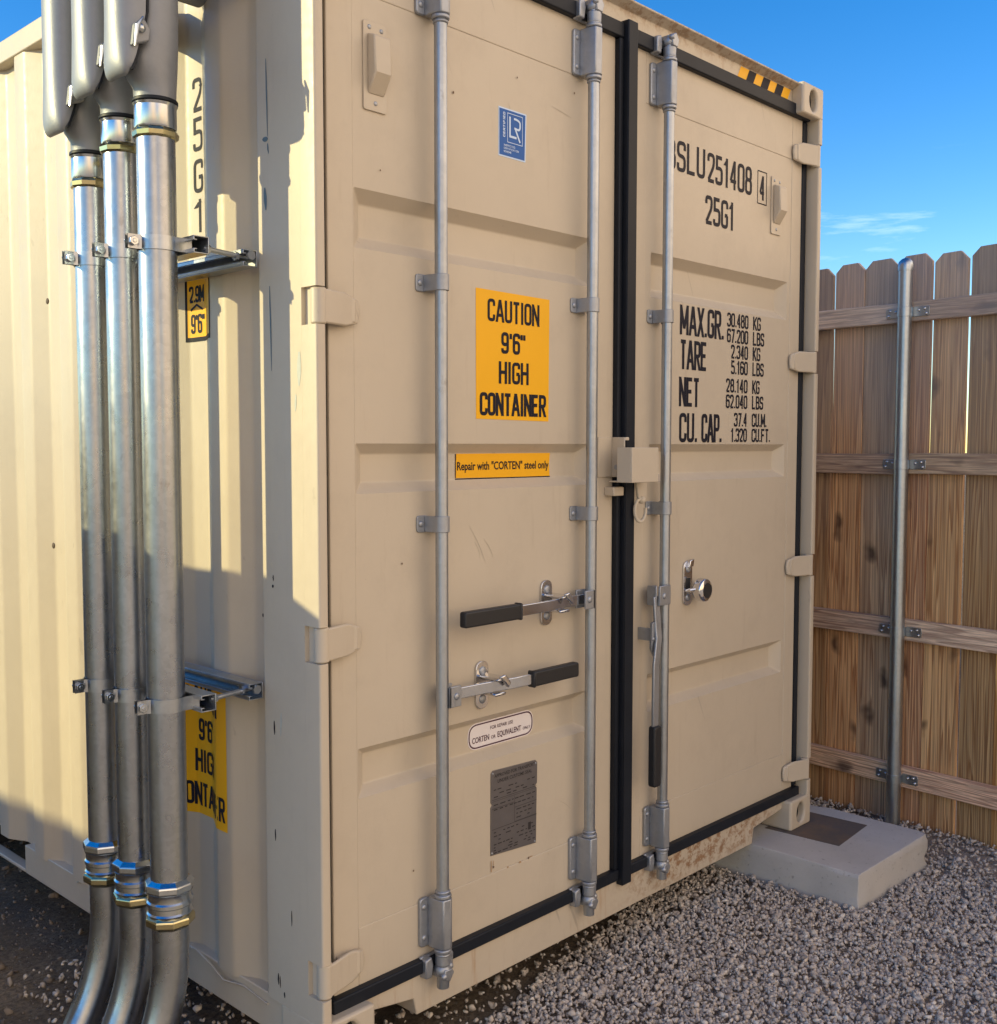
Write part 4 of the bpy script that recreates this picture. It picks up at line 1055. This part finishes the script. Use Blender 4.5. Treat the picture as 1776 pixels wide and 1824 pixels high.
for s in SP:
    m = MB(); m.tube([fpt(3.028, s, GZ-.1), fpt(3.028, s, 2.285)], .0300, 32); po = m.build('metal_post', POST, fence)
    m = MB(); m.tube([fpt(3.028, s, 2.262), fpt(3.028, s, 2.285), fpt(3.028, s, 2.300), fpt(3.028, s, 2.312), fpt(3.028, s, 2.318)], [.0325, .0328, .029, .017, .002], 32); m.build('post_cap', POST, po, 0, 40)
    for z0, z1 in RZ:
        zc = (z0+z1)/2-.004
        m = MB(); m.tube([fpt(3.028, s, zc-.020), fpt(3.028, s, zc+.020)], .0318, 28)
        for q in (-1, 1):
            a, b = sorted((s+q*.024, s+q*.098))
            fprism(m, rrect(a, b, zc-.020, zc+.022, .010), 3.0505, 3.0550)
        br = m.build('rail_bracket', POST, po, .001)
        m = MB()
        for q in (-1, 1):
            for ds, dzz in ((.052, .006), (.078, .011), (.085, -.010)): m.sphere(fpt(3.0500, s+q*ds, zc+dzz), .0062, 1, 1, 1, 6)
        m.each('screw', CHROME, br)

# ================================================================ GRAVEL
def rock_templates(n, seed):
    r = np.random.RandomState(seed); T = []
    for i in range(n):
        p = r.normal(size=(13, 3)); p /= np.linalg.norm(p, axis=1)[:, None]; p *= r.uniform(.82, 1.05, (13, 1)); p *= np.array([1., r.uniform(.62, .95), r.uniform(.48, .75)])
        bm = bmesh.new()
        for q in p: bm.verts.new(q)
        bmesh.ops.convex_hull(bm, input=bm.verts)
        bm.verts.ensure_lookup_table(); vv = [v for v in bm.verts if v.link_faces]; idx = {v: j for j, v in enumerate(vv)}
        T.append((np.array([v.co[:] for v in vv]), np.array([[idx[v] for v in f.verts] for f in bm.faces]))); bm.free()
    return T
TPL = rock_templates(14, 5)
def scatter(name, P, size, seed, mat, sink=.25):
    r = np.random.RandomState(seed); n = len(P)
    q = r.normal(size=(n, 4)); q /= np.linalg.norm(q, axis=1)[:, None]
    w_, x, y, z = q.T
    Rm = np.stack([1-2*(y*y+z*z), 2*(x*y-z*w_), 2*(x*z+y*w_), 2*(x*y+z*w_), 1-2*(x*x+z*z), 2*(y*z-x*w_), 2*(x*z-y*w_), 2*(y*z+x*w_), 1-2*(x*x+y*y)], 1).reshape(n, 3, 3)
    which = r.randint(0, len(TPL), n); V, F, off = [], [], 0
    for t, (tv, tf) in enumerate(TPL):
        ii = np.where(which == t)[0]
        if not len(ii): continue
        vv = np.einsum('nij,vj->nvi', Rm[ii], tv)*size[ii][:, None, None] + P[ii][:, None, :]
        m_ = len(tv); F.append((tf[None]+(off+np.arange(len(ii))*m_)[:, None, None]).reshape(-1, 3)); V.append(vv.reshape(-1, 3)); off += m_*len(ii)
    V = np.concatenate(V).astype(np.float32); F = np.concatenate(F).astype(np.int32)
    me = bpy.data.meshes.new(name); me.vertices.add(len(V)); me.vertices.foreach_set('co', V.ravel())
    me.loops.add(F.size); me.loops.foreach_set('vertex_index', F.ravel()); me.polygons.add(len(F))
    me.polygons.foreach_set('loop_start', np.arange(0, F.size, 3, dtype=np.int32)); me.polygons.foreach_set('loop_total', np.full(len(F), 3, np.int32))
    me.update(calc_edges=True); me.validate()
    o = bpy.data.objects.new(name, me); col.objects.link(o); me.materials.append(mat); o['kind'] = 'stuff'; return o
def vnoise(P, f, seed):
    r = np.random.RandomState(seed); out = 0
    for k in range(6):
        a = r.uniform(0, 6.28); d = np.array([math.cos(a), math.sin(a)])*f*r.uniform(.6, 1.7); out = out+np.sin(P[:, :2]@d+r.uniform(0, 6.28))
    return out/6
def in_pad(P): return (abs(P[:, 0]-2.36) < .305) & (abs(P[:, 1]+.06) < .337)
r = np.random.RandomState(21)
N = 92000
P = np.stack([r.uniform(-.25, 3.12, N), r.uniform(-1.75, 1.3, N), np.zeros(N)], 1)
fs_ = P[:, 0]*fn.x+P[:, 1]*fn.y
bare = np.clip((fs_-2.45)/.45, 0, 1)*.75 + vnoise(P, 7, 3)*.35
keep = (fs_ < 3.09) & ~in_pad(P) & (r.uniform(size=N) > np.clip(bare, 0, .93)) & ((P[:, 1] < -.02+.16*P[:, 0]+vnoise(P, 9, 31)*.08) | (r.uniform(size=N) < np.where(P[:, 0] > 1.6, .4, .12)))
P = P[keep]
sz = np.clip(r.lognormal(math.log(.0084), .34, len(P)), .004, .018)
lay = r.uniform(size=len(P))
P[:, 2] = GZ+.010+lay*.014+vnoise(P, 3.2, 8)*.006
gr = scatter('gravel', P, sz, 4, STONE); gr['label'] = 'pale crushed gravel in front of the container'
N = 10000
P = np.stack([r.uniform(-1.6, .6, N), r.uniform(-.6, 3.6, N), np.zeros(N)], 1)
keep = (vnoise(P, 4, 12) + r.uniform(-.5, .5, N) > -.05) & (P[:, 0] < .45)
P = P[keep]; sz = np.clip(r.lognormal(math.log(.0058), .5, len(P)), .002, .019); P[:, 2] = GZ+sz*.25
pb = scatter('pebbles', P, sz, 9, PEBBLE); pb['label'] = 'scattered pebbles on dark soil beside the conduits'

# ================================================================ ADDED SHADE CASTERS OUT OF VIEW ON THE LEFT (shaped to throw the shade on the side wall)
cabx = -1.35
cab = thing('shade_cabinet', 'tall grey cabinet shape added out of view left of the conduits as a shade caster', 'cabinet', (cabx, 1.3, GZ))
zh = 1.17+.41*(-cabx)
m = MB(); m.prism([(.86, GZ), (1.95, GZ), (1.95, zh+.03), (1.22, zh+.03), (.98, zh-.06), (.86, zh-.10)], 'x', cabx-.45, cabx); m.build('housing', CAB, cab, .01)
m = MB(); m.box(cabx, cabx+.014, .93, 1.90, GZ+.1, zh-.20); m.build('cabinet_door', CAB, cab, .004)
f2 = thing('shade_wall', 'long grey wall added out of view far left of the container as a shade caster', 'wall', (-5.2, 8, GZ))
m = MB(); m.prism([(-5.10, 4.35), (-4.90, 4.35), (-5.6, 14), (-5.8, 14)], 'z', GZ, 2.30); m.build('block_wall', CONC, f2, .01)
